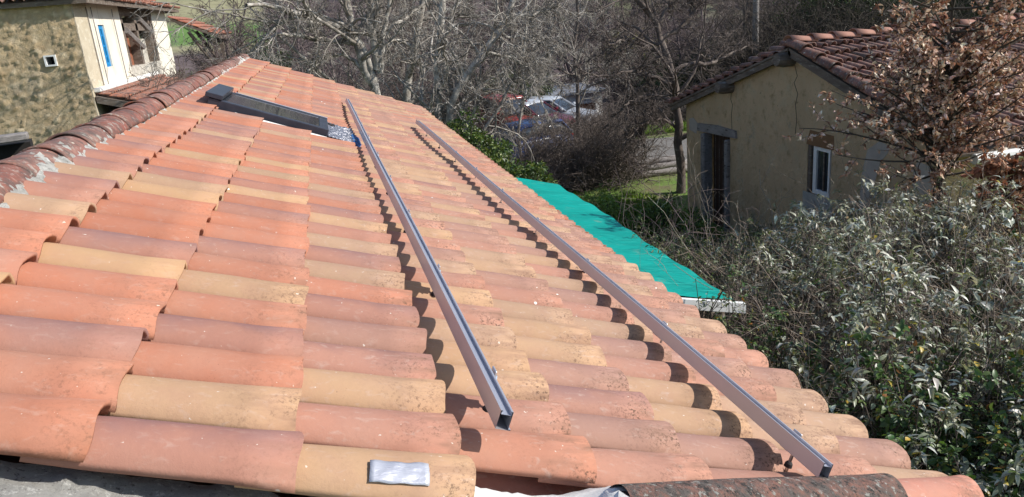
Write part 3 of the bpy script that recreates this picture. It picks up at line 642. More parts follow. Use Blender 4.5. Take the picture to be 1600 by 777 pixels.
# ------------------------------------------------------------------ old stone house on the left
HX, HY = -5.0, 19.0
old = thing('old_stone_house', 'tall old house of rough ochre stone with a whitewashed timbered side', 'house', (HX-3, HY+6, 0))
EZ = 5.95
mb = MB(); WY, WZ, wS = None, None, .17
wx0, wz0 = atY(80, 95, HY)[0], atY(80, 95, HY)[2]
# stone wall with a tiny window opening
x0, x1 = HX-12, HX-.02
mb.box(((x0+wx0-wS/2)/2, HY+.25, EZ/2), (wx0-wS/2-x0, .5, EZ)); mb.box(((wx0+wS/2+x1)/2, HY+.25, EZ/2), (x1-wx0-wS/2, .5, EZ))
mb.box((wx0, HY+.25, (wz0-wS/2)/2), (wS, .5, wz0-wS/2)); mb.box((wx0, HY+.25, (wz0+wS/2+EZ)/2), (wS, .5, EZ-wz0-wS/2))
mb.build('stone_wall', M['cement'], old)
rs = np.random.RandomState(77); gx = np.arange(HX-6.5, HX+.045, .04); gz = np.arange(1.5, EZ, .04); SX, SZ = np.meshgrid(gx, gz, indexing='ij')
sp_ = np.stack([rs.uniform(HX-6.8, HX+.3, 4200), rs.uniform(1.3, EZ+.3, 4200)], 1)*np.array([1, 1.35]); Q = np.stack([SX.ravel(), SZ.ravel()*1.35], 1)+.05*np.stack([vnoise(SX.ravel()*4, SZ.ravel()*4, 1), vnoise(SX.ravel()*4, SZ.ravel()*4, 2)], 1)
f1 = np.empty(len(Q)); f2 = np.empty(len(Q)); fi = np.empty(len(Q), int)
for k in range(0, len(Q), 2000):
    dd = np.linalg.norm(Q[k:k+2000, None]-sp_[None], axis=2); pr = np.partition(dd, 1, axis=1); f1[k:k+2000] = pr[:, 0]; f2[k:k+2000] = pr[:, 1]; fi[k:k+2000] = dd.argmin(1)
prot = rs.uniform(.2, 1, 4200); dome = np.clip((f2-f1)/.07, 0, 1)**.6; hgt = .05*dome*prot[fi]+.008*rs.randn(len(Q))+.003*vnoise(Q[:, 0]*3, Q[:, 1]*3, 4)
hgt[np.abs(Q[:, 0]-wx0) < .17] *= .3
V = np.stack([SX.ravel(), HY-.005-np.abs(hgt), SZ.ravel()], 1); I = np.arange(len(V)).reshape(SX.shape); Fq = np.stack([I[:-1, :-1], I[1:, :-1], I[1:, 1:], I[:-1, 1:]], -1).reshape(-1, 4)
cc = V[Fq].mean(1); Fq = Fq[~((np.abs(cc[:, 0]-wx0) < wS/2+.01) & (np.abs(cc[:, 2]-wz0) < wS/2+.01))]
tn = np.array([(.66, .51, .32), (.59, .44, .26), (.68, .55, .37), (.54, .41, .26), (.47, .34, .20)])[rs.randint(0, 5, 4200)]*rs.uniform(.85, 1.1, (4200, 1)); tn = tn[fi]*dome[:, None]+np.array((.42, .33, .21))*(1-dome[:, None])
npmesh('stone_facing', V, Fq, M['stone'], old, attrs={'tint': tn})
mb = MB()
for dx, dz, sx, sz in ((-.10, 0, .035, .235), (.10, 0, .035, .235), (0, .10, .165, .035), (0, -.10, .165, .035)): mb.box((wx0+dx, HY-.03, wz0+dz), (sx, .08, sz))
sw = mb.build('window_surround', M['white_paint'], old); mb = MB(); mb.box((wx0, HY+.3, wz0), (wS, .02, wS)); mb.build('glass_pane', M['glass'], sw)
# side wall pieces along X = HX; openings: tall blue window, timbered recess
def wy(px, py=60): return atX(px, py, HX)[1]
def wz(px, py): return atX(px, py, HX)[2]
Yc = HY+.02; Ya = wy(149, 80); By0, By1 = wy(153, 60), wy(160, 60)
Bz1, Bz0 = wz(155, 39), wz(174, 104)
By0 = (wy(153, 40)+wy(167, 104))/2; By1 = (wy(163, 40)+wy(176, 104))/2
Lg0, Lg1 = (wy(187, 30)+wy(205, 106))/2, (wy(238, 30)+wy(250, 100))/2
Yend = wy(275, 108); Lz = wz(207, 104)
def spiece(mb, y0, y1, z0, z1, d=.45, x=HX): mb.box((x-d/2, (y0+y1)/2, (z0+z1)/2), (d, y1-y0, z1-z0)); return mb
mb = MB(); spiece(mb, HY+.03, Ya, 0, EZ-.002, .5, HX+.03); mb.build('cream_pier', M['cream'], old)
mb = MB(); spiece(mb, Ya, By0, 0, EZ); spiece(mb, By0, By1, 0, Bz0); spiece(mb, By0, By1, Bz1, EZ); spiece(mb, By1, Lg0, 0, EZ); mb.build('whitewashed_wall', M['whitewash'], old); mb = MB(); spiece(mb, Lg1, Yend, 0, EZ); mb.build('whitewashed_wall', M['whitewash'], old)
mb = MB(); spiece(mb, Lg0, Lg1, 0, Lz, .45); mb.build('rubble_parapet', M['rubble'], old)
mb = MB(); mb.box((HX-1.6, (Lg0+Lg1)/2, (Lz+EZ)/2), (.1, Lg1-Lg0, EZ-Lz)); mb.build('recess_back', M['timber'], old)
mb = MB(); g1 = Lg0+(Lg1-Lg0)*.40; spiece(mb, Lg0+.3, g1, Lz, Lz+(EZ-Lz)*.62, .2, HX-.25); mb.build('brick_panel', M['brick'], old)
mb = MB(); spiece(mb, g1+.35, Lg1-.3, Lz, Lz+(EZ-Lz)*.45, .2, HX-.2); spiece(mb, g1+.3, Lg1-.5, Lz+(EZ-Lz)*.5, Lz+(EZ-Lz)*.85, .2, HX-.3); mb.build('rubble_panel', M['rubble'], old)
for y, w_ in ((Lg0+.12, .24), (g1+.12, .26), (Lg1-.55, .2), (Lg1-.1, .2)):
    mb = MB(); mb.box((HX-.12, y, (Lz+EZ)/2), (.24, w_, EZ-Lz)); mb.build('timber_post', M['timber'], old)
mb = MB(); mb.box((HX-.10, (Lg0+Lg1)/2, Lz+(EZ-Lz)*.66), (.2, Lg1-Lg0, .2)); mb.box((HX-.10, (Lg0+Lg1)/2, EZ-.12), (.22, Lg1-Lg0, .24)); mb.build('timber_beam', M['timber'], old)
for (ya, za, yb, zb) in ((Lg0+.3, Lz+(EZ-Lz)*.60, g1+.3, Lz+(EZ-Lz)*.30), (g1+.5, EZ-.3, Lg1-.6, Lz+.9)):
    mb = MB(); mb.tube([(HX+.02, ya, za), (HX+.02, yb, zb)], .09, 6); mb.build('timber_brace', M['grey_timber'], old)
# blue window
mb = MB(); wfy = By1-By0
mb.box((HX-.08, By0+.06, (Bz0+Bz1)/2), (.08, .12, Bz1-Bz0)); mb.box((HX-.08, By1-.06, (Bz0+Bz1)/2), (.08, .12, Bz1-Bz0)); mb.box((HX-.08, (By0+By1)/2, Bz0+.05), (.078, wfy, .1)); mb.box((HX-.08, (By0+By1)/2, Bz1-.05), (.078, wfy, .1)); mb.box((HX-.078, (By0+By1)/2, (Bz0+Bz1)/2), (.06, .09, Bz1-Bz0-.2))
for q in (.25, .5, .75): mb.box((HX-.083, (By0+By1)/2, Bz0+(Bz1-Bz0)*q), (.055, wfy-.2, .04))
bw = mb.build('blue_window', M['blue_paint'], old)
mb = MB(); mb.box((HX-.12, (By0+By1)/2, (Bz0+Bz1)/2), (.02, wfy-.2, Bz1-Bz0-.15)); mb.build('glass_pane', M['glass'], bw)
for y in (Ya-.15, Ya+.25, By1+.9): mb = MB(); mb.tube([(HX+.05, y, EZ-.1), (HX+.05, y+.05, 3.2)], .012, 5); mb.build('cable', M['grey_timber'], old)
# hipped roof
ov = .38; ez = EZ+.02; hp = math.tan(rad(21)); ry = Yend+.7
fo = .16; c0 = np.array([HX+ov, HY-fo, ez]); c1 = np.array([HX+ov, ry, ez]); c2 = np.array([HX-12-ov, HY-fo, ez]); c3 = np.array([HX-12-ov, ry, ez])
hw_ = (c1[1]-c0[1])/2; rz_ = ez+hp*min(hw_, 6.4); rd = min(hw_, 6.4)
e0 = np.array([HX+ov-rd, HY-ov+rd, rz_]); e1 = np.array([HX+ov-rd, ry-rd, rz_]); 
th_ = np.array([0, 0, -.09])
mb = MB(); far0 = np.array([HX-12-ov, HY-ov+rd, rz_])
for poly in ([c2, c0, e0, far0], [c0, c1, e1, e0], [c1, c3, np.array([HX-12-ov, ry-rd, rz_]), e1]): mb.prism(poly, th_)
mb.build('roof_boards', M['timber'], old)
def hiptiles(nm, A, Bp, inward, mat, palette, mul, L=2.4):
    a_ = (Bp-A)/np.linalg.norm(Bp-A); up = np.array([inward[0], inward[1], hp]); up /= np.linalg.norm(up); b_ = -up; n_ = np.cross(a_, b_); n_ = n_ if n_[2] > 0 else -n_
    W_ = np.linalg.norm(Bp-A); its = []
    for i in range(int(W_/.2)):
        for k in range(int(L/.36)):
            if .2*i+.1 < .36*(k)*.95 or W_-.2*i < .36*k*.95: continue
            its.append(dict(s0=-.36*k-.44, s1=-.36*k+.06+rng.uniform(-.02, .02), c=.1+.2*i, h0=-.02, h1=.03+rng.uniform(-.01, .01), w0=.075, w1=.1, z0=.055, z1=.07, tint=np.array(PAL[rng.choice(palette)])*rng.uniform(mul, mul+.3), age=.8, yaw=rng.uniform(-.02, .02), ph=rng.uniform(0, 6)))
    tiles(nm, its, A+n_*.02, b_, a_, n_, mat, old, nu=1, nv=6)
hiptiles('roof_tiles', c2, c0, (0, 1), M['old_tile'], 'KPK', .55); hiptiles('roof_tiles', c0, c1, (-1, 0), M['tile'], 'OSRK', .65)
# timber porch beyond
PX0, PX1, PY0, PY1 = -5.0, -3.4, Yend+.9, Yend+5.2
porch = thing('timber_porch', 'small open timber porch with a sagging tiled roof past the stone house', 'porch', (-4.4, PY0+1, 0))
pz = atX(290, 62, -3.6)[2]; pz1 = pz+.75
mb = MB(); mb.prism([(PX0, PY0, pz1), (PX1, PY0, pz), (PX1, PY0, pz-.09), (PX0, PY0, pz1-.09)], (0, PY1-PY0, 0)); mb.build('roof_boards', M['timber'], porch)
bb = np.array([PX1-PX0, 0, pz-pz1]); Lp = np.linalg.norm(bb); bb /= Lp; nn = np.array([-bb[2], 0, bb[0]]); its = []
for i in range(int((PY1-PY0)/.2)):
    for k in range(5):
        e = .36*k+.3; its.append(dict(s0=e-.44, s1=min(e, Lp+.08), c=PY0+.1+.2*i, h0=-.02+.0, h1=.03, w0=.075, w1=.1, z0=.055, z1=.07, tint=np.array(PAL[rng.choice('OSRK')])*rng.uniform(.6, .9), age=.9, yaw=rng.uniform(-.03, .03), ph=1.))
tiles('roof_tiles', its, np.array([PX0, 0, pz1+.02]), bb, np.array([0, 1., 0]), nn, M['tile'], porch, nu=1, nv=6)
for y in (PY0+.2, (PY0+PY1)/2, PY1-.3):
    mb = MB(); mb.box((PX1-.25, y, (pz-.05)/2), (.16, .16, pz-.05)); mb.build('post', M['timber'], porch)
    mb = MB(); mb.tube([(PX1-.25, y, pz-1.3), (PX1-1.1, y, pz+.25)], .07, 6); mb.build('brace', M['timber'], porch)
mb = MB(); mb.box((PX1-.25, (PY0+PY1)/2, pz-.12), (.14, PY1-PY0, .14)); mb.build('beam', M['timber'], porch)
# lower roof in front of the stone house
low = thing('low_tiled_shed', 'low shed roof of old orange tiles between the ridge and the stone house', 'shed', (-4, 16, 0))
Az = atX(150, 152, HX+.0)[2]
P0 = np.array([HX+.06, HY+.15, atX(148, 150, HX)[2]+.05]); L0_ = 2.3; bb = np.array([math.cos(rad(17)), 0, -math.sin(rad(17))]); nn = np.array([-bb[2], 0, bb[0]])
its = []
for i in range(34):
    for k in range(6):
        e = .36*k+.3; its.append(dict(s0=max(0, e-.44), s1=e, c=P0[1]+.1+.2*i, h0=-.02, h1=.03, w0=.075, w1=.1, z0=.055, z1=.07, tint=np.array(PAL[rng.choice('OSOK')])*rng.uniform(.7, 1.), age=.8, yaw=rng.uniform(-.02, .02), ph=1.))
tiles('roof_tiles', its, np.array([P0[0], 0, P0[2]]), bb, np.array([0, 1., 0]), nn, M['old_tile'], low, nu=1, nv=7)
mb = MB(); q0 = np.array([P0[0], P0[1]-.1, P0[2]-.05]); mb.prism([q0, q0+bb*L0_, q0+bb*L0_+np.array([0, 0, -.15]), q0+np.array([0, 0, -.15])], (0, 7.0, 0)); mb.build('roof_boards', M['timber'], low)
mb = MB(); mb.box((HX+.10, P0[1]+3.4, P0[2]+.07), (.16, 6.8, .10), None, .02); mb.build('mortar_fillet', M['white_mortar'], low)
mb = MB(); mb.box((P0[0]+1.9, P0[1]+3.5, (P0[2]-.8)/2), (.2, 6.6, P0[2]-.8)); mb.box((P0[0]+1.0, P0[1]+.2, (P0[2]-.7)/2), (1.7, .2, P0[2]-.7)); mb.build('wall', M['stone'], low)
pk = thing('wooden_lintel_shed', 'grey weathered plank topping a black block painted as a shaded opening at the foot of the stone wall', 'shed', tuple(atY(20, 230, 12)))
p0 = atY(-60, 226, 12.); p1 = atY(44, 212, 12.2)
mb = MB(); d = (p1-p0); Ld = np.linalg.norm(d); d /= Ld; axp = np.array([d, np.cross((0, 0, 1), d), (0, 0, 1)]); mb.box((p0+p1)/2, (Ld, .3, .10), axp, .015); mb.build('plank', M['grey_timber'], pk)
mb = MB(); mb.box((p0+p1)/2+np.array([-.1, .35, -1.0]), (Ld, .5, 1.8), axp); mb.build('opening_shade_block', M['dark'], pk)  # solid block, the opening's shade is put into its near-black colour

# ------------------------------------------------------------------ plants: branch and leaf builders
def unit(v): return v/(np.linalg.norm(v, axis=-1, keepdims=True)+1e-9)
def walk(S, D, L, n, wob, grav, rs, curl=0):
    B = len(S); P = np.zeros((B, n, 3)); P[:, 0] = S; d = unit(D); step = (L/(n-1))[:, None]; cv = rs.randn(B, 3)*curl
    for i in range(1, n):
        d = unit(d+wob*rs.randn(B, 3)+cv+np.array([0, 0, grav])); P[:, i] = P[:, i-1]+d*step
    return P
def spawn(P, R, per, t0, t1, lf, ang, n, wob, grav, rs, rf=.55, curl=0, rmin=.006, lpow=.5, absl=None):
    B, m, _ = P.shape; Lp = np.linalg.norm(np.diff(P, axis=1), axis=2).sum(1)
    t = rs.uniform(t0, t1, (B, per)); f = t*(m-1); i = np.minimum(f.astype(int), m-2); fr = (f-i)[..., None]
    bi = np.arange(B)[:, None]; S = P[bi, i]*(1-fr)+P[bi, i+1]*fr; T = unit(P[bi, i+1]-P[bi, i]); r = R[bi, i]*(1-fr[..., 0])+R[bi, i+1]*fr[..., 0]
    rnd = rs.randn(B, per, 3); perp = unit(rnd-(rnd*T).sum(-1, keepdims=True)*T); a = np.radians(rs.uniform(ang[0], ang[1], (B, per)))[..., None]
    D = T*np.cos(a)+perp*np.sin(a)
    L = (Lp[:, None] if absl is None else absl)*lf*rs.uniform(.5, 1.2, (B, per))*(1-lpow*t)
    S, D, L, r = S.reshape(-1, 3), D.reshape(-1, 3), L.ravel(), r.ravel()
    C = walk(S, D, L, n, wob, grav, rs, curl); r0 = np.maximum(r*rf, rmin)
    return C, np.linspace(1, .30, n)[None]*r0[:, None]
def tube_np(P, R, sides, rs):
    B, n, _ = P.shape; T = unit(np.gradient(P, axis=1)); ref = unit(rs.randn(B, 1, 3)+np.zeros((B, n, 3))*0); ref = np.broadcast_to(ref[:, :1], T.shape)
    u = unit(np.cross(T, ref)); v = np.cross(T, u); a = np.arange(sides)*2*np.pi/sides
    V = P[:, :, None]+R[:, :, None, None]*(u[:, :, None]*np.cos(a)[None, None, :, None]+v[:, :, None]*np.sin(a)[None, None, :, None])
    I = np.arange(B*n*sides).reshape(B, n, sides); J = np.roll(I, -1, 2)
    F = np.stack([I[:, :-1], J[:, :-1], J[:, 1:], I[:, 1:]], -1).reshape(-1, 4)
    return V.reshape(-1, 3), F
def join(parts):
    V, F, o = [], [], 0
    for v, f in parts: V.append(v); F.append(f+o); o += len(v)
    return np.concatenate(V), np.concatenate(F)
def leafset(P, D, Nn, L, W, tint, fold=.25, droop=.2, simple=False):
    D = unit(D); S = unit(np.cross(D, Nn)); Nn = unit(np.cross(S, D)); L = L[:, None]; W = W[:, None]*.5; N = len(P)
    if simple:
        m = P+D*L*.5; t = P+D*L-Nn*L*droop; l = m+S*W+Nn*W*fold; r = m-S*W+Nn*W*fold
        V = np.stack([P, l, t, r], 1).reshape(-1, 3); k = np.arange(N)[:, None]*4
        F = np.concatenate([k+np.array([[0, 2, 1]]), k+np.array([[0, 3, 2]])]); return V, [F], np.repeat(tint, 4, 0)
    m1 = P+D*L*.33+Nn*L*.02; m2 = P+D*L*.70-Nn*L*droop*.4; t = P+D*L-Nn*L*droop
    l1 = m1+S*W+Nn*W*fold; r1 = m1-S*W+Nn*W*fold; l2 = m2+S*W*.72+Nn*W*fold; r2 = m2-S*W*.72+Nn*W*fold
    V = np.stack([P, m1, m2, t, l1, l2, r1, r2], 1).reshape(-1, 3); k = np.arange(N)[:, None]*8
    Q = np.concatenate([k+np.array([[1, 2, 5, 4]]), k+np.array([[1, 6, 7, 2]])]); T = np.concatenate([k+np.array([[0, 1, 4]]), k+np.array([[0, 6, 1]]), k+np.array([[2, 3, 5]]), k+np.array([[2, 7, 3]])])
    return V, [Q, T], np.repeat(tint, 8, 0)
def pick(rs, pal, N, var=.2):
    cols_ = np.array([p[1] for p in pal]); wts = np.array([p[0] for p in pal], float); i = rs.choice(len(pal), N, p=wts/wts.sum())
    return np.clip(cols_[i]*rs.uniform(1-var, 1+var, (N, 1))*rs.uniform(1-var*.3, 1+var*.3, (N, 3)), 0, 1)

# --- big bare trees, limbs laid out one by one
M['twig'] = bark('twig_bark', (.32, .29, .255), (.20, .175, .15), (.50, .47, .43), .50)
def big_tree(name, label, limbs, seed, mat, cmat='twig', twig=1., droop=-.05, kids=(9, 7, 6), group=None, rmin=.0075, c2=.5):
    rs = np.random.RandomState(seed); base = limbs[0][0][0]
    root = thing(name, label, 'tree', (base[0], base[1], 0), group)
    n = 14; Ps, Rs = [], []
    for pts, r0, r1 in limbs:
        pts = np.array(pts, float); d = np.concatenate([[0], np.cumsum(np.linalg.norm(np.diff(pts, axis=0), axis=1))]); tt = np.linspace(0, d[-1], n)
        q = np.stack([np.interp(tt, d, pts[:, k]) for k in range(3)], 1); k_ = np.array([.25, .5, .25]); q2 = q.copy(); q2[1:-1] = q[:-2]*.25+q[1:-1]*.5+q[2:]*.25
        q2[1:-1] += rs.randn(n-2, 3)*.025; Ps.append(q2); Rs.append(.78*np.linspace(r0, r1, n)*(1+.06*rs.randn(n)))
    P = np.array(Ps); R = np.array(Rs); V, F = tube_np(P, R, 9, rs); npmesh('trunk', V, F, mat, root, smooth=True)
    out = []
    A, Ar = spawn(P, R, kids[0]+3, .22, 1., .50*twig, (25, 75), 9, .16, .01, rs, rf=.5, rmin=.016, lpow=.3)
    B, Br = spawn(A, Ar, kids[1], .15, 1., .58, (25, 80), 8, .15, droop, rs, rf=.6, rmin=.011, curl=.06)
    C, Cr = spawn(B, Br, kids[2], .1, 1., .72, (20, 70), 7, .16, droop, rs, rf=.6, rmin=rmin*.85, curl=.08)
    D, Dr = spawn(C, Cr, 3, .1, 1., c2, (20, 70), 4, .22, droop*.5, rs, rf=.7, rmin=rmin*.65, curl=.1)
    V, F = join([tube_np(A, Ar, 6, rs), tube_np(B, Br, 4, rs), tube_np(C, Cr, 3, rs), tube_np(D, Dr, 3, rs)])
    npmesh('crown', V, F, M[cmat], root, smooth=True)
    return root
def px(Y, *pp): return [tuple(atY(x, y, Y+(dy[0] if dy else 0))) for x, y, *dy in pp]
def gb(Y, x): p = atY(x, 200, Y); return (p[0], Y, 0)
l1 = [([gb(20, 588)]+px(20, (589, 180), (588, 130), (582, 100), (567, 64), (547, 50), (513, 33), (480, 23), (445, 18, -.8), (415, 2, -1.4), (385, 8, -2)), .22, .05),
      (px(20, (586, 135), (570, 120), (562, 85), (553, 45), (543, 12), (537, -5), (528, -60)), .16, .08),
      (px(20, (590, 110), (588, 78), (582, 50), (580, 17), (578, -10), (582, -70)), .16, .08),
      (px(20, (593, 115), (595, 85), (598, 58), (604, 20), (612, -5), (620, -50)), .11, .05),
      (px(20, (562, 70), (545, 62), (505, 63), (478, 59, -.4), (445, 50, -1), (410, 62, -1.6)), .09, .03),
      (px(20, (566, 110), (550, 90), (525, 85), (500, 95, -.5), (480, 112, -1)), .07, .02),
      (px(20, (598, 60), (615, 40), (640, 25, .5), (665, 5, .8), (690, -25, 1)), .06, .03)]
big_tree('bare_tree', 'pale barked bare tree with spreading limbs behind the far roof end, left of the others', l1, 11, M['bark'], kids=(9, 7, 6))
l2 = [([gb(22, 628)]+px(22, (630, 190), (637, 129), (647, 94), (649, 58), (659, 33), (662, 0), (668, -60)), .17, .10),
      (px(22, (648, 90), (640, 70), (618, 62), (600, 70, -.8), (585, 88, -1.4)), .07, .03), (px(22, (655, 40), (672, 22), (700, 15), (730, 25, -.5)), .07, .03),
      (px(22, (645, 100), (665, 80), (690, 78, .4), (720, 90, .6)), .06, .02)]
big_tree('bare_tree', 'light grey leaning trunk of a bare tree beside a darker trunk', l2, 12, M['bark'], kids=(8, 7, 5))
l3 = [([gb(17.5, 702)]+px(17.5, (700, 190), (702, 150), (739, 100), (770, 62), (790, 30), (804, 5), (820, -50)), .15, .07),
      ([gb(18, 684)]+px(18, (684, 200), (684, 129), (687, 50), (691, 0), (690, -60)), .13, .09),
      (px(18, (687, 60), (700, 40), (730, 33), (765, 40, -.5), (790, 60, -1), (800, 90, -1.4)), .06, .02),
      (px(17.5, (745, 92), (775, 84), (805, 92), (830, 115, -.4), (840, 150, -.8)), .05, .02),
      (px(17.5, (770, 60), (800, 55), (835, 62), (862, 72)), .05, .02), (px(17.5, (795, 20), (822, 28), (850, 20), (875, 5)), .05, .025),
      (px(18, (684, 120), (705, 105), (730, 120), (745, 150, -.5)), .05, .02)]
big_tree('bare_tree', 'dark slanting trunk of a bare tree leaning right with drooping pale twigs', l3, 13, M['bark'], kids=(10, 7, 6), droop=-.11)
l4 = [([gb(18.4, 1062)]+px(18.4, (1063, 300), (1061, 220), (1058, 160), (1053, 116), (1047, 100), (1032, 77), (1028, 31), (993, 0), (975, -30)), .17, .07),
      (px(18.4, (1056, 132), (1040, 128), (1020, 118), (985, 108, -.3), (960, 118, -.6), (925, 116, -.9)), .075, .025),
      (px(18.4, (1054, 112), (1070, 97), (1100, 100), (1130, 92, .6), (1170, 70, 1)), .07, .03), (px(18.4, (1033, 60), (1060, 45), (1085, 20), (1110, -20)), .08, .04),
      (px(18.4, (1030, 35), (1050, 5), (1052, -30)), .07, .04), (px(18.4, (1060, 200), (1035, 185), (1010, 190), (985, 205, -.6)), .05, .02),
      (px(18.4, (1060, 170), (1035, 150), (1005, 150), (975, 165, -.6)), .05, .02), (px(18.4, (1040, 90), (1010, 70), (980, 62), (950, 70, -.6)), .06, .02)]
big_tree('bare_tree', 'gnarled bare tree with a dark lower trunk at the left corner of the ochre barn', l4, 14, M['bark_brown'],  cmat='bark_brown', kids=(10, 8, 6), droop=-.03)
l5 = [([gb(25, 905)]+px(25, (905, 210), (902, 130), (895, 70), (905, 20), (900, -40)), .10, .05), (px(25, (898, 90), (880, 60), (870, 20), (850, -20)), .06, .03),
      (px(25, (898, 80), (925, 50), (945, 15), (960, -30)), .06, .03), (px(25, (902, 130), (925, 110), (950, 100), (975, 80)), .05, .02), (px(25, (900, 120), (875, 110), (850, 95), (835, 70)), .05, .02)]
l6 = [([gb(23.5, 812)]+px(23.5, (812, 240), (810, 190), (822, 140), (815, 90), (825, 40), (820, -20)), .07, .03), (px(23.5, (811, 185), (790, 150), (770, 140), (755, 150)), .04, .02), (px(23.5, (814, 160), (840, 130), (862, 125), (880, 140)), .04, .02), (px(23.5, (812, 230), (795, 200), (775, 185), (760, 195)), .03, .015), (px(23.5, (812, 235), (835, 205), (860, 190), (880, 200)), .03, .015)]
big_tree('bare_tree', 'spindly bare tree whose twigs veil the parked cars', l6, 16, M['bark'], kids=(11, 7, 5), droop=-.10)
big_tree('bare_tree', 'slim dark bare tree in front of the little white garage', l5, 15, M['bark_brown'], kids=(9, 7, 6), rmin=.009)

# --- the wood behind: five kinds of bare tree, repeated
def wood_tree(name, seed, mat, H, spread):
    rs = np.random.RandomState(seed); root = thing(name, '', 'tree', (0, 0, 0), 'bare trees of the wood behind the houses')
    P = walk(np.zeros((1, 3)), np.array([[.1*rs.randn(), .1*rs.randn(), 1]]), np.array([H]), 12, .07, .05, rs); R = np.linspace(.16, .03, 12)[None]
    A, Ar = spawn(P, R, 17, .12, 1., spread, (25, 65), 9, .13, .05, rs, rf=.5, rmin=.03, lpow=.55)
    B, Br = spawn(A, Ar, 8, .1, 1., .5, (25, 65), 6, .15, .03, rs, rf=.6, rmin=.018)
    C, Cr = spawn(B, Br, 6, .1, 1., .62, (20, 60), 4, .16, .02, rs, rf=.7, rmin=.013)
    D, Dr = spawn(C, Cr, 3, .1, 1., .6, (20, 60), 3, .16, .02, rs, rf=.7, rmin=.010)
    npmesh('trunk', *tube_np(P, R, 7, rs), mat, root, smooth=True)
    V, F = join([tube_np(A, Ar, 4, rs), tube_np(B, Br, 3, rs), tube_np(C, Cr, 3, rs), tube_np(D, Dr, 3, rs)]); npmesh('crown', V, F, mat, root)
    return root
kinds = [wood_tree('bare_tree', 31, M['bark_brown'], 8, .55), wood_tree('bare_tree', 32, M['bark_purple'], 7, .6), wood_tree('bare_tree', 33, M['bark_brown'], 9, .45), wood_tree('bare_tree', 34, M['bark'], 7.5, .6), wood_tree('bare_tree', 35, M['bark_purple'], 6.5, .7)]
def copy_thing(o, loc, rz, sc, label=None):
    c = o.copy(); COL.objects.link(c); c.location = loc; c.rotation_euler = (0, 0, rz); c.scale = sc
    for ch in o.children:
        d = ch.copy(); COL.objects.link(d); d.parent = c
    if label: c['label'] = label
    return c
wr = random.Random(21); spots = []
def try_add(pxl, Y, mind):
    x = atY(pxl, 60, Y)[0]
    if all((x-a)**2+(Y-b)**2 > mind**2 for a, b, *_ in spots): spots.append((x, Y)); return True
for Y0, Y1, n, mind, p0, p1 in ((31, 44, 34, 2.3, 300, 1420), (44, 70, 62, 3.2, 330, 1560), (70, 120, 80, 4.8, 400, 1640), (120, 210, 90, 7.5, 560, 1700)):
    c = 0; tr = 0
    while c < n and tr < 4000:
        tr += 1; Y = wr.uniform(Y0, Y1); p = wr.uniform(p0, p1)
        if Y < 43.5 and 770 < p < 985: continue
        if try_add(p, Y, mind): c += 1
first = set()
for i, (x, Y) in enumerate(spots):
    k = wr.choices(range(5), (4, 4, 4, 1.2, 4))[0]; sc = wr.uniform(.75, 1.15)*(1+.004*(Y-40)*.6)
    if Y < 44: sc *= .8
    z = float(hz(x, Y))-.1; pxl = 492+1290*x/Y
    lab = '%s bare tree %s, %s' % (('brown', 'purplish', 'tall brown', 'pale grey', 'low purplish')[k], 'in the near wood' if Y < 60 else 'half way up the wood' if Y < 90 else 'high on the hillside', 'above the far roof end' if pxl < 760 else 'above the parked cars' if pxl < 1040 else 'behind the ochre barn')
    if k not in first: first.add(k); o = kinds[k]; o.location = (x, Y, z); o.rotation_euler.z = wr.uniform(0, 6.28); o.scale = (sc*1.1, sc*1.1, sc); o['label'] = lab
    else: o = copy_thing(kinds[k], (x, Y, z), wr.uniform(0, 6.28), (sc*1.1, sc*1.1, sc), lab)
    o['group'] = 'bare trees of the wood behind the houses' if Y < 90 else 'bare trees on the far hillside'

# --- brambles and low bare thickets
def thicket(label, c, rx, ry, H, n, seed, mat, th=.006, name='bramble_thicket', cat='thicket', group=None):
    rs = np.random.RandomState(seed); root = thing(name, label, cat, c, group)
    a = rs.uniform(0, 6.283, n); r = np.sqrt(rs.uniform(0, 1, n)); S = np.stack([c[0]+rx*r*np.cos(a)*.9, c[1]+ry*r*np.sin(a)*.9, c[2]+rs.uniform(-.1, H*.35, n)], 1)
    D = np.stack([.5*rs.randn(n), .5*rs.randn(n), np.abs(.9+.3*rs.randn(n))], 1)
    P = walk(S, D, H*rs.uniform(.5, 1.1, n), 9, .22, -.10, rs, curl=.10); R = np.linspace(1, .35, 9)[None]*(th*rs.uniform(.7, 1.8, n))[:, None]
    B, Br = spawn(P, R, 4, .1, 1, .45, (20, 70), 5, .25, -.03, rs, rf=.7, rmin=th*.6, curl=.1)
    C, Cr = spawn(B, Br, 2, .1, 1, .6, (20, 70), 4, .25, -.03, rs, rf=.7, rmin=th*.5, curl=.1)
    V, F = join([tube_np(P, R, 4, rs), tube_np(B, Br, 3, rs), tube_np(C, Cr, 3, rs)]); npmesh('stems', V, F, mat, root); return root
gr_ = 'low bare thickets'
thicket('dark tangled bramble mound between the tarpaulin and the road', (6.9, 21, 0), 2.2, 1.7, 2.0, 900, 41, M['bark_brown'], .009, group=gr_)
thicket('brown bramble mound in front of the blue car', (4.4, 19.5, 0), 1.5, 1.2, 1.3, 450, 42, M['bark_brown'], .009, group=gr_)
thicket('dense dark bare scrub behind the far end of the tiled roof, under the pale trees', (1.2, 24, 0), 4.0, 2.0, 3.4, 1100, 43, M['bark_brown'], .011, group=gr_)
thicket('grey scrub growing between the porch and the far roof end', (-4.2, 30, 0), 3.2, 3., 3.6, 900, 44, M['bark_purple'], .012, group=gr_)
thicket('low twiggy scrub between the gravel and the parked cars', (8.0, 25.8, 0), 2.8, .9, 1.5, 900, 107, M['bark_brown'], .009, group=gr_)
thicket('twiggy scrub along the road edge left of the barn', (13.4, 29.5, 0), 3.2, 1.2, 1.5, 700, 45, M['bark_brown'], .011, group=gr_)
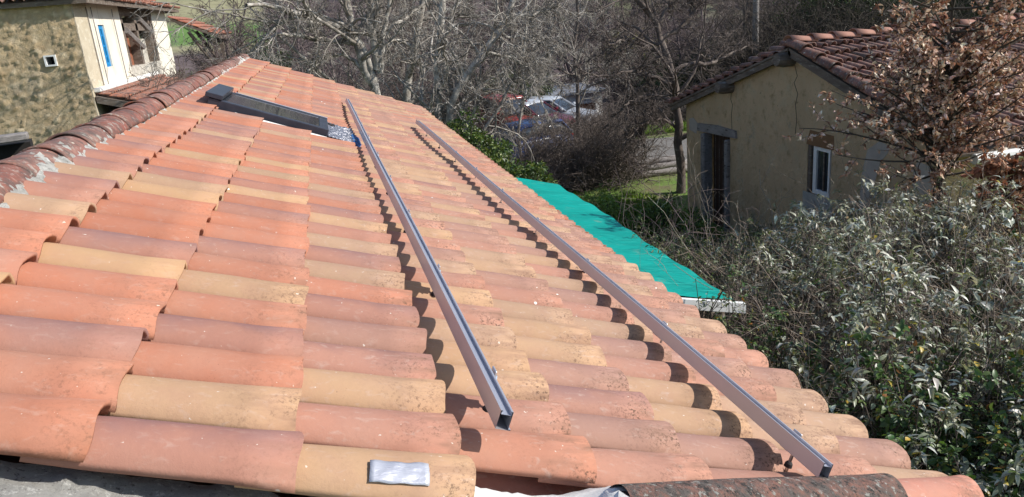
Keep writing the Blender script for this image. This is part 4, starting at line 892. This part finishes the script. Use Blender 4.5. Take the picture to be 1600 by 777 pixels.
thicket('bare scrub hedge behind the parked cars', (3.0, 33, 0), 4.4, 1.4, 3.0, 1000, 46, M['bark_purple'], .012, group=gr_)
thicket('bare scrub around the little white garage', (17, 36, -.6), 3.5, 2.0, 3.6, 900, 47, M['bark_brown'], .013, group=gr_)
thicket('reddish bare canes arching over the green tarpaulin', (4.35, 9.3, .6), .6, 1.2, 2.0, 70, 48, M['bark_purple'], .006, group=gr_)
thicket('dark scrub behind the roof of the ochre barn', (22, 30, 0), 6.0, 3.0, 5.0, 1300, 49, M['bark_dark'], .016, group=gr_)
thicket('dry brown vines piled at the foot of the whitewashed wall', tuple(atX(262, 128, -4.3)-np.array([0, 0, .7])), .5, 3.6, 1.1, 330, 50, M['bark_brown'], .012, 'dry_vine', 'vine')

# --- leafy bushes
def leafy(name, label, cat, c, rad_, n, L, pal, seed, mat, stemmat='bark_dark', clumps=60, simple=True, ratio=.45, flat=.5, group=None, spread=.22, shell=.55):
    rs = np.random.RandomState(seed); root = thing(name, label, cat, (c[0], c[1], max(0, c[2]-rad_[2])), group); rad_ = np.array(rad_); c = np.array(c, float)
    d = unit(rs.randn(clumps, 3)); d[:, 2] = np.abs(d[:, 2])*1.0-.25; d = unit(d); q = c+d*rad_*rs.uniform(shell, 1., (clumps, 1))*(1+.18*rs.randn(clumps, 1).clip(-1.5, 1.5))
    S = np.array([c[0], c[1], c[2]-rad_[2]])+rs.randn(clumps, 3)*np.array([.18, .18, 0])*rad_
    t = np.linspace(0, 1, 8)[None, :, None]; mid = (S+q)/2+rs.randn(clumps, 3)*.12*rad_; P = S[:, None]*(1-t)**2+2*mid[:, None]*t*(1-t)+q[:, None]*t**2
    R = np.linspace(.022, .005, 8)[None]*np.ones((clumps, 1)); B, Br = spawn(P, R, 5, .35, 1, .22, (20, 70), 4, .2, 0, rs, rf=.5, rmin=.004)
    V, F = join([tube_np(P, R, 4, rs), tube_np(B, Br, 3, rs)]); npmesh('stems', V, F, M[stemmat], root)
    ci = rs.randint(0, clumps, n); cs = rs.uniform(.6, 1.4, clumps); off = unit(rs.randn(n, 3))*(rs.uniform(0, 1, (n, 1))**.45)*cs[ci][:, None]*spread*rad_.mean(); pos = q[ci]+off*np.array([1, 1, .75])
    D = unit(off+rs.randn(n, 3)*.12*spread*4+.3*d[ci]*0+np.array([0, 0, -.02])); Nn = unit(np.array([0, 0, 1.])*flat*2+rs.randn(n, 3)*.7)
    sz = L*rs.uniform(.6, 1.25, n); tint = pick(rs, pal, n)*np.clip(1+.16*rs.randn(clumps), .6, 1.5)[ci][:, None]
    V, F, T = leafset(pos, D, Nn, sz, sz*ratio, tint, simple=simple); npmesh('leaves', V, F, M[mat], root, attrs={'tint': T}); return root
G_DARK = [(5, (.030, .055, .018)), (3, (.045, .08, .022)), (1, (.09, .13, .03))]
G_IVY = [(5, (.045, .085, .02)), (4, (.10, .15, .035)), (2, (.18, .22, .06)), (1, (.03, .05, .02))]
G_HED = [(4, (.06, .09, .03)), (3, (.09, .12, .045)), (1, (.14, .15, .07))]
leafy('laurel_bush', 'glossy leaved green bush just beyond the tiled eave, above the tarpaulin', 'bush', (3.0, 13.1, 1.5), (.75, 1.0, 1.05), 9000, .085, G_IVY, 61, 'leaf', clumps=70, ratio=.55)
leafy('ivy_bush', 'ivy covered stump rising over the far eave in front of the red van', 'bush', (2.95, 16.0, 1.6), (.7, .8, 1.5), 7000, .075, G_IVY, 62, 'leaf', clumps=60, ratio=.7)
leafy('holly_hedge', 'dark evergreen hedge right of the white garage', 'hedge', (16.3, 33, .7), (2.6, 1.2, 2.0), 14000, .11, G_DARK, 63, 'leaf', clumps=120)
leafy('evergreen_bush', 'dark evergreen bush left of the white garage', 'bush', (8.3, 34.5, .8), (1.8, 1.1, 1.7), 9000, .11, G_HED, 64, 'leaf', clumps=80)
leafy('evergreen_bush', 'greenish bush behind the red van', 'bush', (6.2, 33.6, .9), (1.6, 1.0, 1.5), 8000, .10, G_HED, 65, 'leaf', clumps=80)
leafy('yellowing_willow', 'yellow green budding willow behind the bare trees', 'tree', (atY(985, 85, 40)[0], 40, 1.6), (1.6, 1.2, 1.9), 6000, .09, [(3, (.26, .25, .05)), (2, (.18, .19, .06))], 66, 'leaf_dry', clumps=80, ratio=.25)
leafy('evergreen_bush', 'small dark evergreen by the left end of the far ridge', 'bush', (atY(405, 95, 24)[0], 24, 3.0), (1.1, 1.0, 1.6), 7000, .10, G_DARK, 67, 'leaf', clumps=70)
leafy('conifer_hedge', 'mid green conifer hedge behind the timber porch', 'hedge', (atY(318, 80, 38)[0], 38, 1.6), (1.5, 1.2, 2.2), 9000, .10, G_HED, 68, 'leaf', clumps=90)
for i, (pxx, Y, zc, rr, lb) in enumerate(((1330, 32, 3.0, 3.4, 'dark evergreen thicket above the left half of the barn ridge'), (1450, 36, 3.6, 4.0, 'dark evergreen thicket above the middle of the barn ridge'), (1590, 33, 3.4, 3.6, 'dark evergreen thicket at the right end of the barn ridge'))):
    leafy('evergreen_tree', lb, 'tree', (atY(pxx, 40, Y)[0], Y, zc), (rr, rr*.7, rr*1.0), 20000, .13, G_DARK+[(1, (.12, .11, .06))], 70+i, 'leaf', clumps=200)

G_LUSH = [(4, (.15, .25, .04)), (3, (.21, .31, .06)), (2, (.09, .16, .03)), (1, (.30, .33, .12))]
leafy('green_herbs', 'bright green leafy clump between the tarpaulin and the barn corner', 'undergrowth', (5.35, 14.7, .45), (.95, 1.4, .62), 11000, .075, G_LUSH, 171, 'leaf', clumps=140, ratio=.4, shell=.35)
leafy('green_herbs', 'lower green leafy clump in front of the barn door jamb', 'undergrowth', (6.3, 13.6, .45), (.9, 1.1, .75), 9000, .075, G_LUSH+G_IVY, 172, 'leaf', clumps=110, ratio=.4, shell=.35)
leafy('green_herbs', 'green leafy clump behind the far corner of the tarpaulin', 'undergrowth', (4.3, 13.4, .5), (.6, .9, .7), 6000, .07, G_LUSH+G_IVY, 173, 'leaf', clumps=80, ratio=.45, shell=.35)

# --- young oak holding its dead leaves
BR = [(4, (.44, .24, .15)), (4, (.60, .42, .31)), (2, (.24, .115, .07)), (3, (.80, .66, .54))]  # dead leaf browns; the palest entry paints in cream highlights
def oak(label, base, c, rad_, n, seed, clumps, L=.085, pal=BR):
    rs = np.random.RandomState(seed); root = thing('young_oak', label, 'tree', base, 'oaks with dead brown leaves'); c = np.array(c); rad_ = np.array(rad_); base = np.array(base)
    P = walk(base[None], np.array([[.05, .0, 1]]), np.array([(c[2]+rad_[2]*.9)-base[2]]), 12, .05, .06, rs); P[0, :, 0] += np.linspace(0, c[0]-P[0, -1, 0], 12); P[0, :, 1] += np.linspace(0, c[1]-P[0, -1, 1], 12)
    R = np.linspace(.055, .012, 12)[None]
    d = unit(rs.randn(clumps, 3)); q = c+d*rad_*rs.uniform(.35, 1.0, (clumps, 1)); f = np.clip((q[:, 2]-base[2]-rs.uniform(.05, .8, clumps))/(P[0, -1, 2]-base[2]), .12, .93)*11; i = f.astype(int); S = P[0, i]*(1-(f-i))[:, None]+P[0, np.minimum(i+1, 11)]*(f-i)[:, None]
    t = np.linspace(0, 1, 8)[None, :, None]; mid = (S+q)/2+rs.randn(clumps, 3)*.1-np.array([0, 0, .08]); Q = S[:, None]*(1-t)**2+2*mid[:, None]*t*(1-t)+q[:, None]*t**2; Qr = np.linspace(.016, .004, 8)[None]*np.ones((clumps, 1))
    B, Br = spawn(Q, Qr, 7, .25, 1, .32, (30, 80), 5, .2, .02, rs, rf=.6, rmin=.003)
    npmesh('trunk', *tube_np(P, R, 8, rs), M['bark_dark'], root, smooth=True)
    V, F = join([tube_np(Q, Qr, 5, rs), tube_np(B, Br, 3, rs)]); npmesh('branches', V, F, M['bark_dark'], root)
    k = rs.randint(0, len(B), n); tt = rs.uniform(.1, 1, n)*4; j = np.minimum(tt.astype(int), 3); fr = (tt-j)[:, None]; pos = B[k, j]*(1-fr)+B[k, j+1]*fr; T = unit(B[k, j+1]-B[k, j]); D = unit(T*.5+rs.randn(n, 3)*.75+np.array([0, 0, -.35])); Nn = unit(rs.randn(n, 3)+np.array([0, 0, .3]))
    sz = L*rs.uniform(.55, 1.2, n); V, F, T_ = leafset(pos, D, Nn, sz, sz*.52, pick(rs, pal, n, .25), fold=.5, droop=.25); npmesh('leaves', V, F, M['leaf_dry'], root, attrs={'tint': T_}); return root
oak('young oak full of pale brown dead leaves in front of the barn roof', (7.0, 7.1, 0), (6.70, 7.3, 3.95), (1.85, 1.1, 1.25), 14000, 81, 130, L=.062)
oak('low reddish brown oak below the white gutter of the barn', (7.2, 6.5, 0), (7.05, 6.45, 2.88), (.80, .5, .36), 4200, 82, 60, pal=[(3, (.34, .15, .08)), (2, (.42, .24, .15)), (1, (.2, .08, .04))])

# --- the big overgrown shrubs beside the eave
SILV = [(5, (.27, .28, .20)), (4, (.40, .41, .34)), (3, (.14, .16, .08)), (3, (.56, .57, .50)), (.25, (.48, .38, .06)), (.3, (.25, .17, .09))]  # silvery leaf tones; the palest also paint in white leaf highlights
def shrub(name, label, cat, c, rx, ry, H, nst, seed, L=.098, pal=SILV, mat='leaf_felt', whorl=6, along=3, stem='bark_brown', group=None, ratio=.34, th=.0065, leafy_t=.35, curlv=.05, droop=.35, bare=.15, simple=False, zb=0.):
    rs = np.random.RandomState(seed); root = thing(name, label, cat, (c[0], c[1], zb), group)
    a = rs.uniform(0, 6.283, nst); r = np.sqrt(rs.uniform(0, 1, nst)); tx = c[0]+rx*r*np.cos(a); ty = c[1]+ry*r*np.sin(a)
    tz = H(tx, ty)*(1-.42*rs.uniform(0, 1, nst)**1.6); S = np.stack([c[0]+(tx-c[0])*rs.uniform(.2, .75, nst), c[1]+(ty-c[1])*rs.uniform(.2, .75, nst), np.full(nst, zb)], 1); q = np.stack([tx, ty, tz], 1)
    n = 10; t = np.linspace(0, 1, n)[None, :, None]; mid = S*.45+q*.55+np.array([0, 0, .35])+rs.randn(nst, 3)*np.array([.22, .22, .12]); P = S[:, None]*(1-t)**2+2*mid[:, None]*t*(1-t)+q[:, None]*t**2; P[:, 1:] += np.cumsum(rs.randn(nst, n-1, 3)*.012, 1)
    R = np.linspace(1, .35, n)[None]*(th*rs.uniform(.8, 1.9, nst))[:, None]
    B, Br = spawn(P, R, 5, .35, .97, .16, (25, 65), 6, .12, .05, rs, rf=.6, rmin=th*.5, lpow=.2)
    C, Cr = spawn(B, Br, 2, .2, 1, .6, (25, 60), 4, .12, .05, rs, rf=.7, rmin=th*.45)
    V, F = join([tube_np(P, R, 5, rs), tube_np(B, Br, 3, rs), tube_np(C, Cr, 3, rs)]); npmesh('stems', V, F, M[stem], root)
    pos, D, up = [], [], []
    for Q in (P[:, -4:], B, C):          # whorl at every tip and pairs of leaves along the twig
        keep = rs.uniform(size=len(Q)) > bare; Q = Q[keep]; tip = Q[:, -1]; T = unit(Q[:, -1]-Q[:, -2]); m = len(Q)
        for w_ in range(whorl):
            rnd = rs.randn(m, 3); pp = unit(rnd-(rnd*T).sum(-1, keepdims=True)*T); ok = rs.uniform(size=m) < .8
            pos.append((tip-T*.01*w_)[ok]); D.append(unit(pp*1.0+T*rs.uniform(-.3, .9, (m, 1)))[ok]); up.append(unit(T+np.array([0, 0, .8])+.3*rs.randn(m, 3))[ok])
        for w_ in range(along):
            tt = rs.uniform(.15, 1, m)*(Q.shape[1]-1); j = np.minimum(tt.astype(int), Q.shape[1]-2); fr = (tt-j)[:, None]; bi = np.arange(m); p_ = Q[bi, j]*(1-fr)+Q[bi, j+1]*fr; rnd = rs.randn(m, 3); pp = unit(rnd-(rnd*T).sum(-1, keepdims=True)*T); ok = rs.uniform(size=m) < leafy_t
            pos.append(p_[ok]); D.append(unit(pp+T*.3)[ok]); up.append(unit(np.array([0, 0, 1.])+.5*rs.randn(m, 3))[ok])
    pos = np.concatenate(pos); D = np.concatenate(D); D[:, 2] -= .15; up = np.concatenate(up); N = len(pos); sz = L*rs.uniform(.30, 1.0, N)
    V, F, T_ = leafset(pos, D, up, sz, sz*ratio, pick(rs, pal, N, .22), fold=.3, droop=droop, simple=simple); npmesh('leaves', V, F, M[mat], root, attrs={'tint': T_}); return root
def Hs(x, y): return np.minimum(4.68-.31*y, 2.62+.16*np.sin(x*2.1+y*1.3)+.12*np.sin(x*4.3-y*3.1)-.14*np.clip(y-7.5, 0, 9)**1.25*.55-.25*np.clip(3.4-x, 0, 1)+.07*np.clip(x-5.2, 0, 3)+.06*np.clip(y-4, 0, 3))+.10*np.sin(x*5.3+y*4.1)
gs = 'overgrown shrubs beside the eave'
GREEN = [(5, (.05, .10, .025)), (4, (.085, .15, .035)), (2, (.10, .15, .04)), (1, (.16, .20, .14)), (.35, (.42, .30, .04)), (.3, (.33, .14, .04))]
DRYG = [(4, (.15, .17, .075)), (3, (.24, .24, .14)), (2, (.08, .105, .04)), (1.5, (.36, .33, .17)), (1, (.42, .43, .36))]
shrub('buddleia_bush', 'silvery leaved shrub nearest the mossy verge tile, lower right', 'shrub', (3.75, 4.0), 1.15, 1.1, Hs, 150, 91, group=gs)
shrub('buddleia_bush', 'silvery leaved shrub at the right edge, half way up the photo', 'shrub', (5.3, 4.9), 1.3, 1.2, Hs, 190, 92, group=gs)
shrub('buddleia_bush', 'silvery leaved shrub with tall sprays under the oak, in front of the barn wall', 'shrub', (5.9, 6.8), 1.3, 1.1, lambda x, y: Hs(x, y)+.22, 200, 93, group=gs)
shrub('buddleia_bush', 'grey leaved shrub in the middle of the thicket, below the barn window', 'shrub', (4.6, 6.4), .95, 1.2, Hs, 130, 94, group=gs, bare=.35, along=6)
shrub('bramble_bush', 'dark green bramble with yellow leaves by the lowest eave tiles', 'shrub', (3.0, 3.9), .85, 1.5, lambda x, y: Hs(x, y)-.12, 200, 95, L=.065, pal=GREEN, mat='leaf', ratio=.6, group=gs, whorl=5, along=12, droop=.15, stem='bark_dark')
shrub('bramble_bush', 'dark green bramble filling the bottom right corner', 'shrub', (4.2, 3.2), 1.3, 1.0, lambda x, y: Hs(x, y)-.2, 240, 96, L=.065, pal=GREEN, mat='leaf', ratio=.6, group=gs, whorl=5, along=12, droop=.15, stem='bark_dark')
shrub('bramble_bush', 'dark bramble under the silvery shrubs at the right edge', 'shrub', (5.6, 4.6), 1.5, 1.5, lambda x, y: Hs(x, y)-.35, 260, 97, L=.07, pal=GREEN, mat='leaf', ratio=.55, group=gs, whorl=5, along=10, droop=.15, stem='bark_dark')
shrub('privet_bush', 'thin twiggy shrub with few olive leaves right of the green tarpaulin', 'shrub', (4.15, 7.6), .85, 2.1, Hs, 230, 98, L=.045, pal=DRYG+G_HED, mat='leaf', ratio=.38, group=gs, whorl=6, along=12, bare=.12, stem='bark_brown', th=.005)
shrub('privet_bush', 'olive leaved twiggy shrub below the barn door', 'shrub', (5.2, 10.1), 1.3, 1.9, lambda x, y: Hs(x, y)-.1, 260, 99, L=.055, pal=G_IVY+DRYG, mat='leaf', ratio=.4, group=gs, whorl=7, along=12, bare=.1, simple=True, stem='canes')
shrub('privet_bush', 'olive leaved twiggy shrub against the barn wall under the window', 'shrub', (6.7, 9.2), 1.1, 1.8, lambda x, y: Hs(x, y)+.0, 240, 100, L=.055, pal=DRYG+SILV, mat='leaf', ratio=.4, group=gs, whorl=7, along=11, bare=.1, simple=True, stem='canes')
shrub('privet_bush', 'dark twiggy shrub pressing against the eave beside the white edge board', 'shrub', (2.75, 5.1), .55, .45, lambda x, y: Hs(x, y)+.08, 90, 101, L=.05, pal=DRYG+GREEN, mat='leaf', ratio=.45, group=gs, whorl=4, along=9, bare=.2, stem='bark_dark')
thicket('grey dead canes woven through the shrubs in the middle right', (4.7, 5.6, .9), 1.9, 2.3, 1.9, 1000, 102, M['canes'], .004)
thicket('long brown bare canes sticking out above the shrubs by the barn', (5.2, 8.0, .6), 1.6, 1.6, 1.5, 130, 103, M['canes'], .004)
thicket('pale dry canes tangled along the right edge among silvery leaves', (6.2, 5.6, .9), 1.3, 1.4, 2.1, 600, 105, M['canes'], .004)
thicket('fine brown twigs between the eave tiles and the silvery shrub', (3.5, 5.0, .8), .9, 1.2, 1.8, 420, 106, M['canes'], .0035)
shrub('green_shoots', 'leafy green shoots drooping over the green tarpaulin', 'shrub', (3.35, 7.3), .35, 1.0, lambda x, y: 2.55+0*x, 34, 104, L=.06, pal=[(1, (.12, .16, .05)), (1, (.07, .1, .03))], mat='leaf', ratio=.3, whorl=3, along=9, bare=.1, stem='bark_brown', th=.004)

# --- grass
rs = np.random.RandomState(5)
def grass(name, x0, x1, y0, y1, n, h, lab=None):
    X = rs.uniform(x0, x1, n); Y = rs.uniform(y0, y1, n); ok = vnoise(X*1.5, Y*1.5, 9) > -.5; X, Y = X[ok], Y[ok]; n = len(X)
    P = np.stack([X, Y, hz(X, Y)], 1); D = np.stack([.35*rs.randn(n), .35*rs.randn(n), np.ones(n)], 1); sz = h*rs.uniform(.5, 1.4, n)
    V, F, T = leafset(P, D, rs.randn(n, 3), sz, sz*0+.012, pick(rs, [(4, (.17, .30, .045)), (2, (.24, .34, .07)), (1, (.32, .32, .14))], n), simple=True)
    return tag(npmesh(name, V, F, M['leaf'], attrs={'tint': T}), kind='stuff')
grass('grass', 3.6, 7.9, 10.5, 20.5, 60000, .13)
grass('road_verge_grass', 6, 15, 27.2, 29.5, 16000, .22)

# ------------------------------------------------------------------ road side: pole, garage, cars, far house, log edging
pole = thing('utility_pole', 'grey wooden utility pole standing above the thicket left of the barn ridge', 'pole', tuple(atY(1180, 60, 30)*np.array([1, 1, 0])))
pp = atY(1180, 60, 30); mb = MB(); mb.tube([(pp[0], 30, -.2), (pp[0]+.02, 30, 4), (pp[0], 30, 9)], [.15, .13, .10], 10); mb.build('shaft', M['grey_timber'], pole, smooth=True)
mb = MB(); mb.box((pp[0], 29.85, 8.3), (1.6, .09, .11)); mb.build('crossarm', M['grey_timber'], pole)
gx0, gx1, gy, gz = 12.2, 15.25, 42., float(hz(13, 42))
gar = thing('white_garage', 'small flat roofed white garage with a rusty brown door behind the trees', 'garage', (gx0+1.5, gy+2, gz)); gt = atY(905, 146, gy)[2]
mb = MB(); mb.box((gx0+.35, gy, (gz+gt)/2), (.7, .2, gt-gz)); mb.box((gx1-.2, gy, (gz+gt)/2), (.4, .2, gt-gz)); mb.box(((gx0+gx1)/2+.15, gy, gt-.3), (gx1-gx0-1.1, .2, .6)); mb.box((gx0+.1, gy+2.3, (gz+gt)/2), (.2, 4.4, gt-gz)); mb.box((gx1-.1, gy+2.3, (gz+gt)/2), (.2, 4.4, gt-gz)); mb.build('wall', M['white_paint'], gar)
mb = MB(); mb.box(((gx0+gx1)/2+.15, gy+.08, (gz+gt-.6)/2), (gx1-gx0-1.1, .06, gt-.6-gz)); mb.build('door', M['brick'], gar)
mb = MB(); mb.box(((gx0+gx1)/2-.2, gy+2.1, gt+.06), (gx1-gx0+1.0, 5.0, .12)); mb.build('roof', M['white_car'], gar)
fx = atY(874, 125, 75); fz = float(hz(fx[0], 75))
fh = thing('distant_house', 'tiny distant house with a bright orange roof seen through the branches', 'house', (fx[0], 76, fz)); top = fx[2]
mb = MB(); mb.box((fx[0], 76.5, (fz+top-.6)/2), (5, 4, top-.6-fz)); mb.build('wall', M['cream'], fh)
mb = MB(); mb.prism([(fx[0]-2.9, 74.2, top-.7), (fx[0]-2.9, 78.8, top-.7), (fx[0]-2.9, 76.5, top+.5)], (5.8, 0, 0)); mb.build('roof', plain('orange_roof', (.62, .17, .06), .8, var=.2, scale=2), fh)
mb = MB()
for i in range(3): mb.box((fx[0]-1.5+1.5*i, 74.48, top-1.7), (.8, .06, .9))
mb.build('window', M['glass'], fh)
for i, (y, z, ln) in enumerate(((21.3, .12, 2.4), (20.6, .10, 2.2), (22.2, .11, 2.6))):
    mb = MB(); rr = random.Random(i); mb.tube([(8.0+ln*q/8, y+.03*rr.uniform(-1, 1), z) for q in range(9)], [.10+.015*rr.uniform(-1, 1) for q in range(9)], 9)
    tag(mb.build('log', M['grey_timber'], smooth=True), ('pale log lying at the gravel edge, middle of three', 'pale log lying nearest the barn, first of three', 'pale log lying nearest the road, last of three')[i], 'log', 'logs edging the gravel')

def car(name, label, loc, rz, L, W, H, paint_, van=False, roofmat=None):
    root = thing(name, label, 'car', loc, 'cars parked by the road', rz)
    # side profile stations: x along the car, lower body and cabin as separate lofts
    def loft(stations, nm, mat, par=root, smooth=True):
        V, F = [], []; k = 16
        for x, zb, zt, hw, p in stations:
            for q in range(k):
                a = 2*math.pi*q/k; cx, sx = math.cos(a), math.sin(a); y = hw*abs(cx)**p*(1 if cx > 0 else -1); z = (zb+zt)/2+(zt-zb)/2*abs(sx)**p*(1 if sx > 0 else -1); V.append((x, y, z))
        n = len(stations); F = [(i*k+q, i*k+(q+1) % k, (i+1)*k+(q+1) % k, (i+1)*k+q) for i in range(n-1) for q in range(k)]+[tuple(range(k-1, -1, -1)), tuple(range((n-1)*k, n*k))]
        mb = MB(); mb.add(V, F); return mb.build(nm, mat, par, smooth=smooth, local=True)
    h = L/2; w2 = W/2; belt = .92 if not van else 1.1; hood = .86 if not van else 1.0
    loft([(-h, .42, .62, w2*.80, .5), (-h+.08, .30, belt-.10, w2*.92, .4), (-h+.35, .24, belt, w2*.99, .35), (-h*.3, .2, belt+.02, w2, .32), (h*.35, .2, belt, w2, .32), (h*.55, .22, hood, w2*.99, .35), (h-.25, .26, hood-.12, w2*.94, .4), (h-.03, .34, .62, w2*.82, .5)], 'body', paint_)
    r0, r1, f1, f0 = (-h+.12, -h+.45, h*.12, h*.45) if not van else (-h+.06, -h+.2, h*.30, h*.58)
    cb = loft([(r0, belt-.08, belt+.02, w2*.88, .4), (r1, belt-.08, H-.07, w2*.80, .4), (f1, belt-.08, H-.05, w2*.80, .4), (f0, belt-.1, belt+.0, w2*.88, .4)], 'windows', M['glass'])
    loft([(r1-.10, H-.16, H-.06, w2*.74, .5), (r1, H-.13, H-.01, w2*.80, .5), ((r1+f1)/2, H-.12, H+.02, w2*.81, .5), (f1-.02, H-.13, H-.02, w2*.80, .5), (f1+.08, H-.18, H-.09, w2*.76, .5)], 'roof', roofmat or paint_)
    for s in (-1, 1):
        for xb, xt in ((r0, r1), (f0, f1), ((r0+f0)/2, (r1+f1)/2)): mb = MB(); mb.tube([(xb, s*w2*.875, belt-.02), (xt, s*w2*.775, H-.09)], .035, 6); mb.build('pillar', paint_, root, local=True)
    for x in (-h*.62, h*.62):
        for s in (-1, 1):
            mb = MB(); mb.tube([(x, s*(w2-.19), .31), (x, s*(w2-.02), .31), (x, s*(w2+.005), .31)], [.31, .31, .27], 20); wh = mb.build('wheel', M['rubber'], root, local=True)
            mb = MB(); mb.tube([(x, s*(w2+.004), .31), (x, s*(w2+.012), .31)], [.19, .16], 16); mb.build('rim', M['steel'], wh, local=True)
    for s in (-1, 1):
        mb = MB(); mb.box((-h+.05, s*w2*.72, .72), (.12, .2, .22), None, .03); mb.build('tail_lamp', M['lamp_red'], root, local=True)
        mb = MB(); mb.box((h-.12, s*w2*.70, .66), (.16, .3, .14), None, .03); mb.build('headlight', M['lamp_clear'], root, local=True)
        mb = MB(); mb.box((f0-.12, s*(w2+.07), belt+.08), (.12, .18, .12), None, .03); mb.build('wing_mirror', paint_, root, local=True)
    mb = MB(); mb.box((-h+.01, 0, .42), (.08, W*.86, .16), None, .03); mb.build('bumper', M['rubber'], root, local=True); mb = MB(); mb.box((h-.04, 0, .40), (.08, W*.86, .16), None, .03); mb.build('bumper', M['rubber'], root, local=True)
    return root
car('parked_car', 'dark blue car half hidden behind the glossy bush', (atY(812, 240, 25)[0], 25, 0), rad(200), 3.7, 1.6, 1.38, M['blue_car'])
car('parked_car', 'white car with a dark windscreen parked farthest right', (atY(863, 210, 32)[0], 32, -.1), rad(-35), 4.0, 1.65, 1.42, M['white_car'])
car('parked_car', 'dark red car in the middle of the row with a roof painted pale for its shine', (atY(830, 210, 30.6)[0], 30.6, 0), rad(-50), 3.9, 1.6, 1.42, M['maroon_paint'], roofmat=M['white_car'])  # pale roof paint carries the glossy shine, the glass stays dark
car('parked_van', 'bright red van at the left end of the parked row', (atY(788, 210, 31)[0], 31, 0), rad(-70), 4.0, 1.65, 1.7, M['red_paint'], van=True)
